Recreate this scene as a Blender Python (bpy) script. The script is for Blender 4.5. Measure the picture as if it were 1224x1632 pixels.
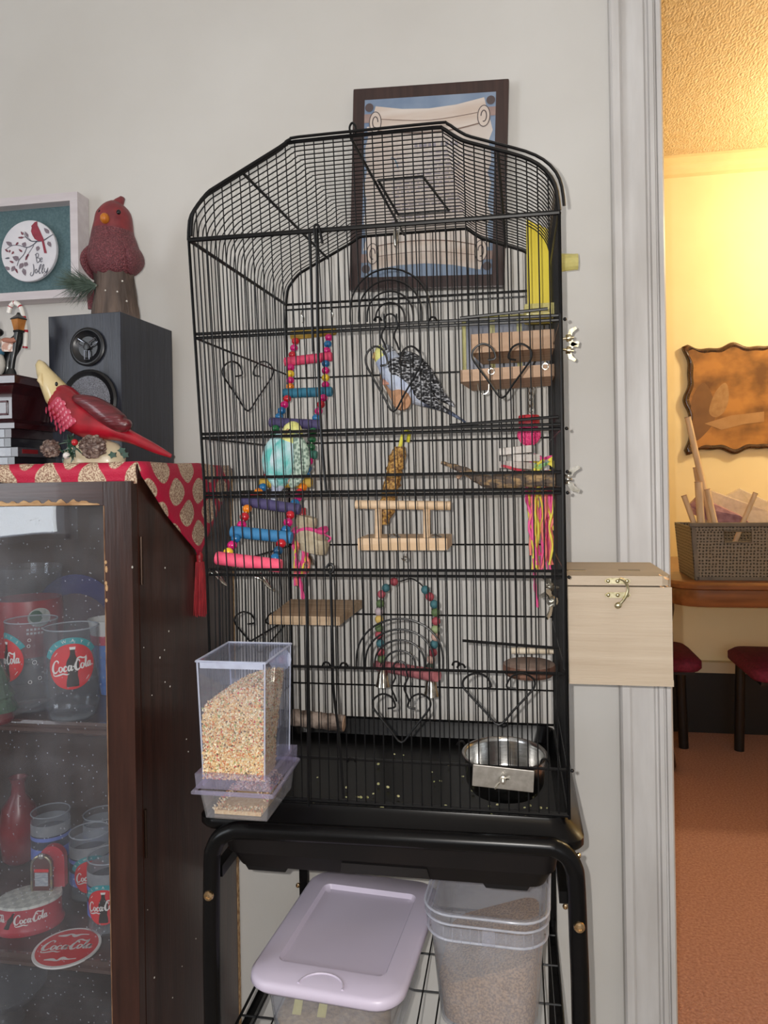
import bpy, bmesh, math, random
from mathutils import Vector as V, Matrix as MX
random.seed(11)
for o in list(bpy.data.objects): bpy.data.objects.remove(o)
S = bpy.context.scene
COL = S.collection
PI = math.pi
# ------------------------------------------------------------------ camera
FPX, YAW, ROLL, PX, PY = 1200., math.radians(9.9), math.atan(.0165), 612., 762.
CAM = V((0.175, -1.40, 1.10))
FW = V((-math.sin(YAW), math.cos(YAW), 0)); RT = V((math.cos(YAW), math.sin(YAW), 0)); UP = V((0, 0, 1))
cd = bpy.data.cameras.new('camera'); cam = bpy.data.objects.new('camera', cd); COL.objects.link(cam)
cd.sensor_fit = 'VERTICAL'; cd.sensor_height = 36; cd.lens = FPX/1632*36; cd.shift_y = -(816-PY)/1632
cd.clip_start = .01
xr = RT*math.cos(ROLL)-UP*math.sin(ROLL); yu = RT*math.sin(ROLL)+UP*math.cos(ROLL)
cam.matrix_world = MX(((xr.x, yu.x, -FW.x, CAM.x), (xr.y, yu.y, -FW.y, CAM.y), (xr.z, yu.z, -FW.z, CAM.z), (0, 0, 0, 1)))
S.camera = cam
def at(px, py, y=None, x=None, z=None):
    """the point of the room seen at (px,py) that lies on the plane y=, x= or z= (metres)"""
    a, b = px-PX, py-PY
    u = a*math.cos(ROLL)-b*math.sin(ROLL); v = a*math.sin(ROLL)+b*math.cos(ROLL)
    d = FW+RT*(u/FPX)-UP*(v/FPX)
    t = (y-CAM.y)/d.y if y is not None else (x-CAM.x)/d.x if x is not None else (z-CAM.z)/d.z
    return CAM+d*t
# ------------------------------------------------------------------ light
w = bpy.data.worlds.new('world'); S.world = w; w.use_nodes = True
w.node_tree.nodes['Background'].inputs[0].default_value = (.75, .85, 1, 1)
w.node_tree.nodes['Background'].inputs[1].default_value = .6
def light(name, kind, loc, energy, col, **k):
    l = bpy.data.lights.new(name, kind); l.energy = energy; l.color = col
    for a, b in k.items(): setattr(l, a, b)
    o = bpy.data.objects.new(name, l); COL.objects.link(o); o.location = loc; return o
o = light('window_daylight', 'AREA', (-2.16, -2.45, 1.45), 24, (.93, .97, 1), shape='RECTANGLE', size=1.2, size_y=1.0); o.rotation_euler = (0, -PI/2, 0)
o = light('rear_fill_light', 'AREA', (.5, -4.12, 1.5), 13, (.97, .985, 1), shape='RECTANGLE', size=1.5, size_y=1.25); o.rotation_euler = (PI/2, 0, 0)  # fill light added behind the camera, as from an unseen second window
light('phone_flash', 'POINT', CAM+xr*-.022+yu*.012-FW*.004, 40, (1, .955, .9), shadow_soft_size=.003)
light('ceiling_bulb', 'POINT', (.55, -1.9, 2.25), 5, (1, .78, .5), shadow_soft_size=.06)
light('dining_bulb', 'POINT', (1.66, 1.43, 2.06), 54, (1, .79, .46), shadow_soft_size=.07)
vs = S.view_settings; vs.view_transform = 'Standard'; vs.look = 'None'; vs.gamma = 1; vs.exposure = -.28; vs.use_curve_mapping = False
S.cycles.transparent_max_bounces = 40
# ------------------------------------------------------------------ materials
def lin(h):
    if not isinstance(h, str): return tuple(h)+(1,) if len(h) == 3 else h
    c = [int(h[i:i+2], 16)/255 for i in (0, 2, 4)]
    return tuple(x/12.92 if x <= .04045 else ((x+.055)/1.055)**2.4 for x in c)+(1,)
MATS = {}
def nd(nt, t, **k):
    n = nt.nodes.new(t)
    for a, b in k.items():
        if a[0] == 'i' and a[1:].isdigit(): n.inputs[int(a[1:])].default_value = b
        elif a in n.inputs: n.inputs[a].default_value = b
        else: setattr(n, a, b)
    return n
def mat(name, col, rough=.5, metal=0., col2=None, ns=30., st=(1, 1, 1), lo=.35, hi=.65, bump=0., bs=None, coat=0., spec=.5, det=4., emit=0., sub=0., tex='noise', tr=0., alpha=1., aniso=None):
    if name in MATS: return MATS[name]
    m = bpy.data.materials.new(name); m.use_nodes = True; nt = m.node_tree; L = nt.links.new
    p = nt.nodes['Principled BSDF']
    p.inputs['Roughness'].default_value = rough; p.inputs['Metallic'].default_value = metal
    p.inputs['Specular IOR Level'].default_value = spec; p.inputs['Coat Weight'].default_value = coat
    p.inputs['Transmission Weight'].default_value = tr; p.inputs['Alpha'].default_value = alpha
    c1 = lin(col); c2 = lin(col2) if col2 else tuple(x*.88 for x in c1[:3])+(1,)
    tc = nd(nt, 'ShaderNodeTexCoord'); mp = nd(nt, 'ShaderNodeMapping'); mp.inputs['Scale'].default_value = st
    L(tc.outputs['Object'], mp.inputs[0])
    if tex == 'voronoi': n = nd(nt, 'ShaderNodeTexVoronoi', Scale=ns); out = n.outputs['Color']
    elif tex == 'vdist': n = nd(nt, 'ShaderNodeTexVoronoi', Scale=ns); out = n.outputs['Distance']
    elif tex == 'wave': n = nd(nt, 'ShaderNodeTexWave', Scale=ns, Distortion=6., Detail=3.); out = n.outputs['Fac']
    else: n = nd(nt, 'ShaderNodeTexNoise', Scale=ns, Detail=det); out = n.outputs['Fac']
    L(mp.outputs[0], n.inputs['Vector'])
    mr = nd(nt, 'ShaderNodeMapRange', i1=lo, i2=hi); L(out, mr.inputs[0])
    mx = nd(nt, 'ShaderNodeMix', data_type='RGBA'); mx.inputs[6].default_value = c1; mx.inputs[7].default_value = c2
    L(mr.outputs[0], mx.inputs[0]); L(mx.outputs[2], p.inputs['Base Color'])
    if bump:
        n2 = nd(nt, 'ShaderNodeTexNoise', Scale=bs or ns, Detail=3.); L(mp.outputs[0], n2.inputs['Vector'])
        b = nd(nt, 'ShaderNodeBump', Strength=bump, Distance=.004); L(n2.outputs['Fac'], b.inputs['Height']); L(b.outputs[0], p.inputs['Normal'])
    if emit: L(mx.outputs[2], p.inputs['Emission Color']); p.inputs['Emission Strength'].default_value = emit
    if sub: p.inputs['Subsurface Weight'].default_value = sub; p.inputs['Subsurface Radius'].default_value = (.01, .006, .004)
    MATS[name] = m; return m
def glass(name, tint=(1, 1, 1), haze=0., hcol=(.8, .82, .9), rough=.02, ior=1.45, dust=0., wob=0., dscale=60.):
    """thin clear glass / plastic: transparent film + fresnel gloss, a share of scattering haze, specks of dust"""
    if name in MATS: return MATS[name]
    m = bpy.data.materials.new(name); m.use_nodes = True; nt = m.node_tree; L = nt.links.new
    nt.nodes.remove(nt.nodes['Principled BSDF']); out = nt.nodes['Material Output']
    t = nd(nt, 'ShaderNodeBsdfTransparent'); t.inputs[0].default_value = tuple(tint)+(1,)
    g = nd(nt, 'ShaderNodeBsdfGlossy', Roughness=rough); f = nd(nt, 'ShaderNodeFresnel', IOR=ior); ge = nd(nt, 'ShaderNodeNewGeometry'); io = nd(nt, 'ShaderNodeMath', operation='MULTIPLY_ADD', i1=1/ior-ior, i2=ior); L(ge.outputs['Backfacing'], io.inputs[0]); L(io.outputs[0], f.inputs['IOR'])  # a film is not refracted, so both of its faces reflect alike
    if wob:
        tc0 = nd(nt, 'ShaderNodeTexCoord'); n0 = nd(nt, 'ShaderNodeTexNoise', Scale=3.5, Detail=1.); b0 = nd(nt, 'ShaderNodeBump', Strength=wob, Distance=.02)
        L(tc0.outputs['Object'], n0.inputs[0]); L(n0.outputs['Fac'], b0.inputs['Height']); L(b0.outputs[0], g.inputs['Normal'])
    s1 = nd(nt, 'ShaderNodeMixShader'); L(f.outputs[0], s1.inputs[0]); L(t.outputs[0], s1.inputs[1]); L(g.outputs[0], s1.inputs[2])
    d = nd(nt, 'ShaderNodeBsdfDiffuse'); d.inputs[0].default_value = tuple(hcol)+(1,)
    tl = nd(nt, 'ShaderNodeBsdfTranslucent'); tl.inputs[0].default_value = tuple(hcol)+(1,)
    dd = nd(nt, 'ShaderNodeMixShader', i0=.35); L(d.outputs[0], dd.inputs[1]); L(tl.outputs[0], dd.inputs[2])
    s2 = nd(nt, 'ShaderNodeMixShader', i0=haze); L(s1.outputs[0], s2.inputs[1]); L(dd.outputs[0], s2.inputs[2])
    tc = nd(nt, 'ShaderNodeTexCoord'); n = nd(nt, 'ShaderNodeTexNoise', Scale=dscale, Detail=5.); L(tc.outputs['Object'], n.inputs[0])
    if dust:
        v = nd(nt, 'ShaderNodeTexVoronoi', Scale=150.); L(tc.outputs['Object'], v.inputs[0])
        lt = nd(nt, 'ShaderNodeMath', operation='LESS_THAN', i1=.16); L(v.outputs['Distance'], lt.inputs[0])
        sp = nd(nt, 'ShaderNodeSeparateColor'); L(v.outputs['Color'], sp.inputs[0])
        gt = nd(nt, 'ShaderNodeMath', operation='GREATER_THAN', i1=.76); L(sp.outputs[0], gt.inputs[0])
        mu = nd(nt, 'ShaderNodeMath', operation='MULTIPLY'); L(lt.outputs[0], mu.inputs[0]); L(gt.outputs[0], mu.inputs[1])
        mr = nd(nt, 'ShaderNodeMapRange', i1=.4, i2=.75, i3=haze*.5, i4=haze*1.6); L(n.outputs['Fac'], mr.inputs[0])
        ma = nd(nt, 'ShaderNodeMath', operation='MULTIPLY_ADD', i1=dust); L(mu.outputs[0], ma.inputs[0]); L(mr.outputs[0], ma.inputs[2])
        L(ma.outputs[0], s2.inputs[0])
    else:
        mr = nd(nt, 'ShaderNodeMapRange', i1=.3, i2=.7, i3=haze*.85, i4=haze*1.15); L(n.outputs['Fac'], mr.inputs[0]); L(mr.outputs[0], s2.inputs[0])
    L(s2.outputs[0], out.inputs[0]); MATS[name] = m; return m
# ------------------------------------------------------------------ mesh helpers (all in room coordinates)
def BM(): return bmesh.new()
def face(bm, vs_, mi=0):
    try: f = bm.faces.new(vs_); f.material_index = mi; return f
    except ValueError: return None
def box(bm, c, s, rot=None, mi=0, bev=0., taper=None):
    c = V(c); R = rot or MX.Identity(3); hs = V(s)/2; vs_ = []
    for z in (-1, 1):
        for x, y in ((-1, -1), (1, -1), (1, 1), (-1, 1)):
            k = taper if (taper and z < 0) else (1, 1)
            vs_.append(bm.verts.new(c+R@V((x*hs.x*k[0], y*hs.y*k[1], z*hs.z))))
    fs = [face(bm, [vs_[i] for i in q], mi) for q in ((3, 2, 1, 0), (4, 5, 6, 7), (0, 1, 5, 4), (1, 2, 6, 5), (2, 3, 7, 6), (3, 0, 4, 7))]
    if bev:
        BEVS.add(id(bm))
        es = list({e for f in fs for e in f.edges})
        r = bmesh.ops.bevel(bm, geom=es, offset=bev, segments=2, affect='EDGES', profile=.6)
        for f in r['faces']: f.material_index = mi
    return vs_
def bx(bm, x0, x1, y0, y1, z0, z1, mi=0, bev=0.): return box(bm, ((x0+x1)/2, (y0+y1)/2, (z0+z1)/2), (abs(x1-x0), abs(y1-y0), abs(z1-z0)), None, mi, bev)
def loft(bm, rings, mi=0, cap=True, closed=False):
    vr = [[bm.verts.new(p) for p in r] for r in rings]; n = len(vr[0])
    for a in range(len(vr)-(0 if closed else 1)):
        A, B = vr[a], vr[(a+1) % len(vr)]
        for i in range(n): face(bm, (A[i], A[(i+1) % n], B[(i+1) % n], B[i]), mi(a) if callable(mi) else mi)
    if cap and not closed:
        face(bm, vr[0][::-1], mi(0) if callable(mi) else mi); face(bm, vr[-1], mi(len(vr)-2) if callable(mi) else mi)
    return vr
def frames(pts, closed=False):
    n = len(pts); T = []
    for i in range(n):
        a = pts[i-1] if (i or closed) else pts[0]; b = pts[(i+1) % n] if (i < n-1 or closed) else pts[-1]
        d = b-a; T.append(d.normalized() if d.length > 1e-9 else V((0, 0, 1)))
    u = T[0].orthogonal().normalized(); out = []
    for t in T:
        u = (u-t*u.dot(t)); u = u.normalized() if u.length > 1e-6 else t.orthogonal().normalized()
        out.append((t, u, t.cross(u)))
    return out
def tube(bm, pts, r, n=6, mi=0, closed=False, cap=True):
    pts = [V(p) for p in pts]; rr = r if isinstance(r, (list, tuple)) else [r]*len(pts); rings = []
    for p, k, (t, u, v) in zip(pts, rr, frames(pts, closed)):
        rings.append([p+(u*math.cos(2*PI*i/n)+v*math.sin(2*PI*i/n))*k for i in range(n)])
    return loft(bm, rings, mi, cap, closed)
def eloft(bm, pts, rad, up=(0, -1, 0), n=16, mi=0, cap=True):
    """elliptical body along a path: rad = (half width across, half depth along up)"""
    pts = [V(p) for p in pts]; up = V(up); rings = []
    for p, (a, b), (t, _, _) in zip(pts, rad, frames(pts)):
        w = (up-t*up.dot(t)).normalized(); s = t.cross(w)
        rings.append([p+s*math.cos(2*PI*i/n)*a+w*math.sin(2*PI*i/n)*b for i in range(n)])
    return loft(bm, rings, mi, cap)
def lathe(bm, prof, loc=(0, 0, 0), n=24, rot=None, mi=0, cap=True, sx=1., sy=1.):
    loc = V(loc); R = rot or MX.Identity(3)
    return loft(bm, [[loc+R@V((r*sx*math.cos(2*PI*i/n), r*sy*math.sin(2*PI*i/n), z)) for i in range(n)] for r, z in prof], mi, cap)
def ell(bm, c, r, rot=None, n=14, m=9, mi=0):
    if not isinstance(r, (list, tuple)): r = (r, r, r)
    c = V(c); R = rot or MX.Identity(3)
    rings = [[c+R@V((r[0]*math.sin(a)*math.cos(2*PI*i/n), r[1]*math.sin(a)*math.sin(2*PI*i/n), -r[2]*math.cos(a))) for i in range(n)] for a in [PI*(j+.02)/(m+.04) for j in range(m+1)]]
    return loft(bm, rings, mi)
def prism(bm, pts, d, mi=0):
    """polygon (list of points) pushed along the vector d"""
    d = V(d); a = [bm.verts.new(V(p)) for p in pts]; b = [bm.verts.new(V(p)+d) for p in pts]; n = len(a)
    face(bm, a[::-1], mi); face(bm, b, mi)
    for i in range(n): face(bm, (a[i], a[(i+1) % n], b[(i+1) % n], b[i]), mi)
def cr(pts, k=6, closed=False):
    """smooth Catmull-Rom path through points"""
    pts = [V(p) for p in pts]; n = len(pts); out = []
    for i in range(n if closed else n-1):
        p0 = pts[i-1] if (i or closed) else pts[0]; p1 = pts[i]; p2 = pts[(i+1) % n]; p3 = pts[(i+2) % n] if (i+2 < n or closed) else pts[-1]
        for j in range(k):
            t = j/k; out.append(.5*((2*p1)+(p2-p0)*t+(2*p0-5*p1+4*p2-p3)*t*t+(3*p1-p0-3*p2+p3)*t**3))
    if not closed: out.append(pts[-1])
    return out
def rotz(a): return MX.Rotation(a, 3, 'Z')
def rotx(a): return MX.Rotation(a, 3, 'X')
def roty(a): return MX.Rotation(a, 3, 'Y')
def along(d): return V(d).to_track_quat('Z', 'Y').to_matrix()
W = {}; BEVS = set()
def tag(o, label=None, cat=None, group=None, kind=None):
    for k, v in (('label', label), ('category', cat), ('group', group), ('kind', kind)):
        if v: o[k] = v
    return o
def mk(name, bm, m, parent=None, label=None, cat=None, group=None, kind=None, sharp=38, flat=False, keep=False):
    me = bpy.data.meshes.new(name)
    if not keep: bmesh.ops.recalc_face_normals(bm, faces=bm.faces)
    cs = [v.co for v in bm.verts]
    o0 = V(((min(c.x for c in cs)+max(c.x for c in cs))/2, (min(c.y for c in cs)+max(c.y for c in cs))/2, min(c.z for c in cs)))
    wn = id(bm) in BEVS; BEVS.discard(id(bm)); bmesh.ops.translate(bm, verts=bm.verts, vec=-o0); bm.to_mesh(me); bm.free()
    for x in (m if isinstance(m, (list, tuple)) else [m]): me.materials.append(x)
    if not flat: me.shade_smooth(); me.set_sharp_from_angle(angle=math.radians(sharp))
    o = place(bpy.data.objects.new(name, me), o0, parent, label, cat, group, kind)
    if wn: md = o.modifiers.new('normals', 'WEIGHTED_NORMAL'); md.keep_sharp = True
    return o
def place(o, loc, parent, label=None, cat=None, group=None, kind=None):
    COL.objects.link(o); loc = V(loc); W[o.name] = loc
    if parent: o.parent = parent; o.location = loc-W[parent.name]
    else: o.location = loc
    return tag(o, label, cat, group, kind)
def thing(name, loc, label, cat, group=None):
    o = bpy.data.objects.new(name, None); o.empty_display_size = .02
    return place(o, loc, None, label, cat, group)
def dup(o, loc, parent, m=None, rot=None):
    c = o.copy()
    if m: c.material_slots[0].link = 'OBJECT'; c.material_slots[0].material = m
    COL.objects.link(c); loc = V(loc); W[c.name] = loc; c.parent = parent; c.location = loc-(W[parent.name] if parent else V())
    if rot: c.rotation_euler = rot
    return c
def strip2d(bm, pts, f, mi=0):
    """flat pen stroke: pts (x,y,width), mapped to the surface by f(x,y)"""
    P = cr([V((x, y, wd)) for x, y, wd in pts], 5); prev = None
    for i, p in enumerate(P):
        a = P[max(i-1, 0)]; b = P[min(i+1, len(P)-1)]; d = V((b.x-a.x, b.y-a.y)); d = d.normalized() if d.length > 1e-9 else V((1, 0))
        nx, ny = -d.y*p.z/2, d.x*p.z/2
        q = (bm.verts.new(f(p.x+nx, p.y+ny)), bm.verts.new(f(p.x-nx, p.y-ny)))
        if prev: face(bm, (prev[0], prev[1], q[1], q[0]), mi)
        prev = q
def disc2d(bm, f, cx, cy, rx, ry=None, mi=0, n=32, k=4):
    ry = ry or rx; c = bm.verts.new(f(cx, cy)); prev = None
    for j in range(1, k+1):
        r = [bm.verts.new(f(cx+rx*j/k*math.cos(2*PI*i/n), cy+ry*j/k*math.sin(2*PI*i/n))) for i in range(n)]
        for i in range(n):
            if prev: face(bm, (prev[i], prev[(i+1) % n], r[(i+1) % n], r[i]), mi)
            else: face(bm, (c, r[(i+1) % n], r[i]), mi)
        prev = r
def rows2d(bm, f, rows, mi=0):
    """flat shape from rows (y, x0, x1)"""
    prev = None
    for y, a, b in rows:
        q = [bm.verts.new(f(a+(b-a)*i/4, y)) for i in range(5)]
        if prev:
            for i in range(4): face(bm, (prev[i], prev[i+1], q[i+1], q[i]), mi)
        prev = q
def text2d(bm, s, f, size, shear=0., mi=0):
    cu = bpy.data.curves.new('lettering', 'FONT'); cu.body = s; cu.size = size; cu.align_x = 'CENTER'; cu.shear = shear; cu.resolution_u = 3
    ob = bpy.data.objects.new('lettering', cu); COL.objects.link(ob); dg = bpy.context.evaluated_depsgraph_get(); me = ob.evaluated_get(dg).to_mesh()
    vv = [bm.verts.new(f(v.co.x, v.co.y)) for v in me.vertices]
    for p in me.polygons: face(bm, [vv[i] for i in p.vertices], mi)
    bpy.data.objects.remove(ob); bpy.data.curves.remove(cu)
# ------------------------------------------------------------------ shared materials
M = dict(
 wall=mat('wall_paint', 'd3d1cd', .75, col2='cac7c2', ns=2.2, bump=.05, bs=60),
 trimw=mat('trim_paint', 'd2d0cf', .45, col2='c2bfbd', ns=9, st=(3, 3, .5), bump=.12, bs=25),
 black=mat('black_enamel_wire', '080809', .38, col2='0e0e10', ns=90, spec=.3),
 blackp=mat('black_plastic', '070708', .27, col2='0b0a0b', ns=14, spec=.22),
 blackt=mat('black_tray_plastic', '121011', .45, col2='181414', ns=9, spec=.25),
 steel=mat('brushed_steel', 'c8c8c6', .22, 1., col2='a9a8a6', ns=60, st=(1, 1, 8)),
 zinc=mat('zinc_hardware', 'cfccc4', .25, 1., col2='a8a397', ns=120),
 brass=mat('brass_hardware', 'd8cfae', .28, 1., col2='aca078', ns=160),
 pine=mat('pale_pine', 'dcc0a0', .6, col2='cbab88', ns=26, st=(.25, .25, 3), bump=.1, bs=60),
 pinex=mat('pale_pine_lengthwise', 'dcc0a0', .6, col2='c9a985', ns=26, st=(.2, 3, 3), bump=.1, bs=60),
 mahog=mat('dark_mahogany', '3f231b', .3, col2='2c1711', ns=22, st=(3, 3, .25), coat=.12, bump=.06, bs=80),
 mahogx=mat('dark_mahogany_rail', '412a26', .3, col2='2e1a16', ns=22, st=(.25, 3, 3), coat=.12, bump=.06, bs=80),
 raw=mat('raw_splintered_wood', 'c9a67c', .85, col2='8d6845', ns=60, st=(.4, 2, 2), bump=.5, bs=120),
)
# ================================================================== THE ROOM
ZC = 2.445; XD0, XD1, ZD = .437, 1.32, 2.12
b = BM(); bx(b, -2.3, XD0, 0, .12, 0, ZC); bx(b, XD1, 2.1, 0, .12, 0, ZC); bx(b, XD0, XD1, 0, .12, ZD, ZC)
mk('wall_back', b, M['wall'], kind='structure')
b = BM(); bx(b, -2.32, -2.2, -4.3, -3.15, 0, ZC); bx(b, -2.32, -2.2, -1.75, 0, 0, ZC); bx(b, -2.32, -2.2, -3.15, -1.75, 0, .8); bx(b, -2.32, -2.2, -3.15, -1.75, 2.1, ZC)
mk('wall_left', b, M['wall'], kind='structure')
b = BM(); bx(b, -2.2, -.3, -4.3, -4.18, 0, ZC); bx(b, 1.3, 2.1, -4.3, -4.18, 0, ZC); bx(b, -.3, 1.3, -4.3, -4.18, 0, .85); bx(b, -.3, 1.3, -4.3, -4.18, 2.15, ZC)
mk('wall_rear', b, M['wall'], kind='structure')
b = BM(); bx(b, 2.1, 2.2, -4.3, .12, 0, ZC); mk('wall_right', b, M['wall'], kind='structure')
b = BM(); bx(b, -2.3, 2.2, -4.3, .06, ZC, ZC+.08); mk('ceiling', b, mat('ceiling_white', 'dedbd6', .8, ns=5), kind='structure')
b = BM(); bx(b, -2.3, 2.2, -4.3, .06, -.08, 0); mk('floor', b, mat('floor_boards', '8a827a', .5, col2='746c64', ns=12, st=(6, .4, 1)), kind='structure')
def window(n, c, ax, wd, hh):
    b = BM(); cx, cy, cz = c
    def bar(u0, u1, z0, z1, t=.05, mi=0):
        if ax == 'x': bx(b, cx-t/2, cx+t/2, cy+u0, cy+u1, cz+z0, cz+z1, mi)
        else: bx(b, cx+u0, cx+u1, cy-t/2, cy+t/2, cz+z0, cz+z1, mi)
    for s in (-1, 1): bar(s*wd/2-.03, s*wd/2+.03, -hh/2, hh/2); bar(-wd/2, wd/2, s*hh/2-.03, s*hh/2+.03)
    bar(-wd/2, wd/2, -.03, .03)
    f = mk('window_%d' % n, b, M['trimw'], kind='structure')
    b = BM()
    if ax == 'x': bx(b, cx-.03, cx-.025, cy-wd/2, cy+wd/2, cz-hh/2, cz+hh/2)
    else: bx(b, cx-wd/2, cx+wd/2, cy-.03, cy-.025, cz-hh/2, cz+hh/2)
    mk('pane', b, mat('daylight_through_pane', 'eaf2ff', .5, col2='dfe9fa', emit=2.2), f)
window(1, (-2.26, -2.45, 1.45), 'x', 1.4, 1.3); window(2, (.5, -4.24, 1.5), 'y', 1.6, 1.3)  # the rear window is unseen, added to bring in more light
# door casing: moulded profile in plan, run up the wall
pr = [(.351, 0), (.351, -.024), (.354, -.028), (.366, -.028), (.370, -.024), (.372, -.012), (.376, -.014), (.408, -.018), (.412, -.013), (.415, -.013), (.417, -.02), (.424, -.021), (.4265, -.012), (.4285, -.012), (.430, -.018), (.437, -.018), (.4405, -.012), (.4405, .125), (.432, .125), (.432, 0)]
b = BM(); prism(b, [(x, y, 0) for x, y in pr], (0, 0, 2.16)); mk('trim_1', b, M['trimw'], kind='structure', sharp=25)
b = BM(); prism(b, [(XD1+(.437-x), y, 0) for x, y in pr], (0, 0, 2.16)); mk('trim_2', b, M['trimw'], kind='structure', sharp=25)
# room beyond
YF = 2.0
yel = mat('cream_dining_wall', 'f2e2b8', .7, col2='ecdaae', ns=3, bump=.04, bs=50)
b = BM(); bx(b, -.7, 2.7, YF, YF+.1, 0, ZC); mk('wall_far', b, yel, kind='structure')
b = BM(); bx(b, -.8, -.7, .12, YF+.1, 0, ZC); mk('wall_far_left', b, yel, kind='structure')
b = BM(); bx(b, 2.7, 2.8, .12, YF+.1, 0, ZC); bx(b, 2.2, 2.8, .02, .12, 0, ZC); mk('wall_far_right', b, yel, kind='structure')
m = mat('swirled_plaster_ceiling', 'e6d2b4', .5, col2='dcc4a0', ns=30, st=(1.3, .7, 1), bump=1., bs=105); b = BM(); bx(b, -.8, 2.8, .06, YF+.1, ZC, ZC+.08); mk('ceiling.001', b, m, kind='structure')
for n_ in m.node_tree.nodes:
    if n_.type == 'BUMP': n_.inputs['Distance'].default_value = .007
m = mat('mauve_carpet', 'b88d80', .95, col2='96695e', ns=150, lo=.3, hi=.7, bump=1., bs=240, det=6)
b = BM(); bx(b, -.8, 2.8, .06, YF+.1, -.08, 0); mk('floor.001', b, m, kind='structure')
b = BM(); prism(b, [(-.7, YF, ZC), (-.7, YF-.05, ZC), (-.7, YF-.052, ZC-.012), (-.7, YF-.03, ZC-.028), (-.7, YF-.03, ZC-.036), (-.7, YF-.018, ZC-.05), (-.7, YF-.018, ZC-.07), (-.7, YF, ZC-.078)], (3.4, 0, 0))
mk('trim_3', b, mat('cream_crown_paint', 'f0dcae', .5, ns=6), kind='structure', sharp=25)
b = BM(); bx(b, -.7, 2.7, YF-.03, YF, 0, .255); mk('baseboard_far', b, mat('black_baseboard_paint', '0c0b0b', .5, ns=12), kind='structure')
b = BM(); bx(b, -.7, 2.7, YF-.036, YF, .255, .30); mk('trim_4', b, mat('cream_ledge_paint', 'cdbfa0', .5, ns=6), kind='structure')
# ================================================================== BIRDCAGE
YB0, YB1, Z0, ZE = -.43, -.08, .668, 1.43
PL = [(-1., 1.43), (-.987, 1.456), (-.956, 1.4703), (-.896, 1.4863), (-.821, 1.4968), (-.473, 1.5394), (-.437, 1.5453), (-.41, 1.5485), (-.366, 1.5505), (0, 1.551), (.372, 1.5512), (.421, 1.5495), (.462, 1.5416), (.516, 1.5323), (.579, 1.526), (.689, 1.5162), (.815, 1.5046), (.901, 1.4924), (.962, 1.4753), (.99, 1.4564), (1., 1.4325)]
def zarch(s):
    for (a, za), (c, zc) in zip(PL, PL[1:]):
        if a <= s <= c: return za+(zc-za)*(s-a)/(c-a)
    return ZE
def cg(s, t, z):
    xl = (-.236-.05*max(0, z-.95))*(1-t)+-.231*t; xr_ = .2345
    return V((xl+(xr_-xl)*(s+1)/2, YB0+(YB1-YB0)*t, z-.018*t*max(0, z-1.2)/.35))
cage = thing('birdcage', (0, -.255, .64), 'tall black wire flight birdcage with arched roof, two parakeets inside', 'birdcage')
K = M['black']; RW = .00092
def zf(py, y): return at(600, py, y=y).z
bars_f = [zf(p, YB0) for p in (524, 517, 691, 684, 757, 783, 789, 909, 918, 1066, 1213, 1281)]
bars_b = [zf(p, YB1) for p in (476, 594, 704, 868, 979, 1092, 1170)]
def arch(t, dz=0., k=1.):
    P = [cg(s, t, z+dz) for s, z in PL]
    return cr(P, 2)
def panel(name, t_or_s, side, bars, nw):
    """frame rods of one side as a part; its wires and crossbars hang under it"""
    b = BM()
    if side == 'x':
        t = t_or_s; f = lambda s, z: cg(s, t, z)
        tube(b, arch(t), .0028, 6)
        tube(b, [f(-1, ZE), f(1, ZE)], .0034 if t == 0 else .0022, 8)
    else:
        s0 = t_or_s; f = lambda q, z: cg(s0, (q+1)/2, z)
        tube(b, [f(-1, ZE), f(1, ZE)], .0026, 6)
    for q in (-1, 1): tube(b, [f(q, Z0), f(q, 1.1), f(q, ZE)], .0021, 6)
    tube(b, [f(-1, Z0+.004), f(1, Z0+.004)], .0022, 6)
    p = mk(name, b, K, cage)
    for i in range(1, nw):
        q = -1+2*i/nw; top = zarch(q) if side == 'x' else ZE; b = BM()
        tube(b, [f(q, Z0), f(q, .95), f(q, top)], RW, 6); mk('wire', b, K, p)
    for z in bars:
        e = 1.008; b = BM(); off = V((0, .0022 if (side == 'x' and t_or_s == 0) else 0, 0))
        a, c = f(-e, z)+off, f(e, z)+off; tube(b, [a, c], .0021 if side == 'x' and t_or_s == 0 else .0016, 6)
        mk('crossbar', b, K, p)
    return p
front = panel('front_panel', 0., 'x', bars_f, 38)
back = panel('back_panel', 1., 'x', bars_b, 38)
left = panel('left_panel', -1., 'y', [bars_f[i] for i in (0, 2, 4, 5, 7, 9, 10, 11)], 28)
right = panel('right_panel', 1., 'y', [bars_f[i] for i in (0, 2, 4, 5, 7, 9, 10, 11)], 28)
b = BM(); tube(b, [p+V((.006, -.005, .0036)) for p in arch(0.)], .0021, 6)
for s in (-.66, -.06, .7): tube(b, [cg(s, t/6, zarch(s)-.003) for t in range(7)], .0021, 6)
roof = mk('roof', b, K, cage)
for i in range(1, 28):
    b = BM(); tube(b, arch(i/28), RW, 6); mk('wire', b, K, roof)
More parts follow.
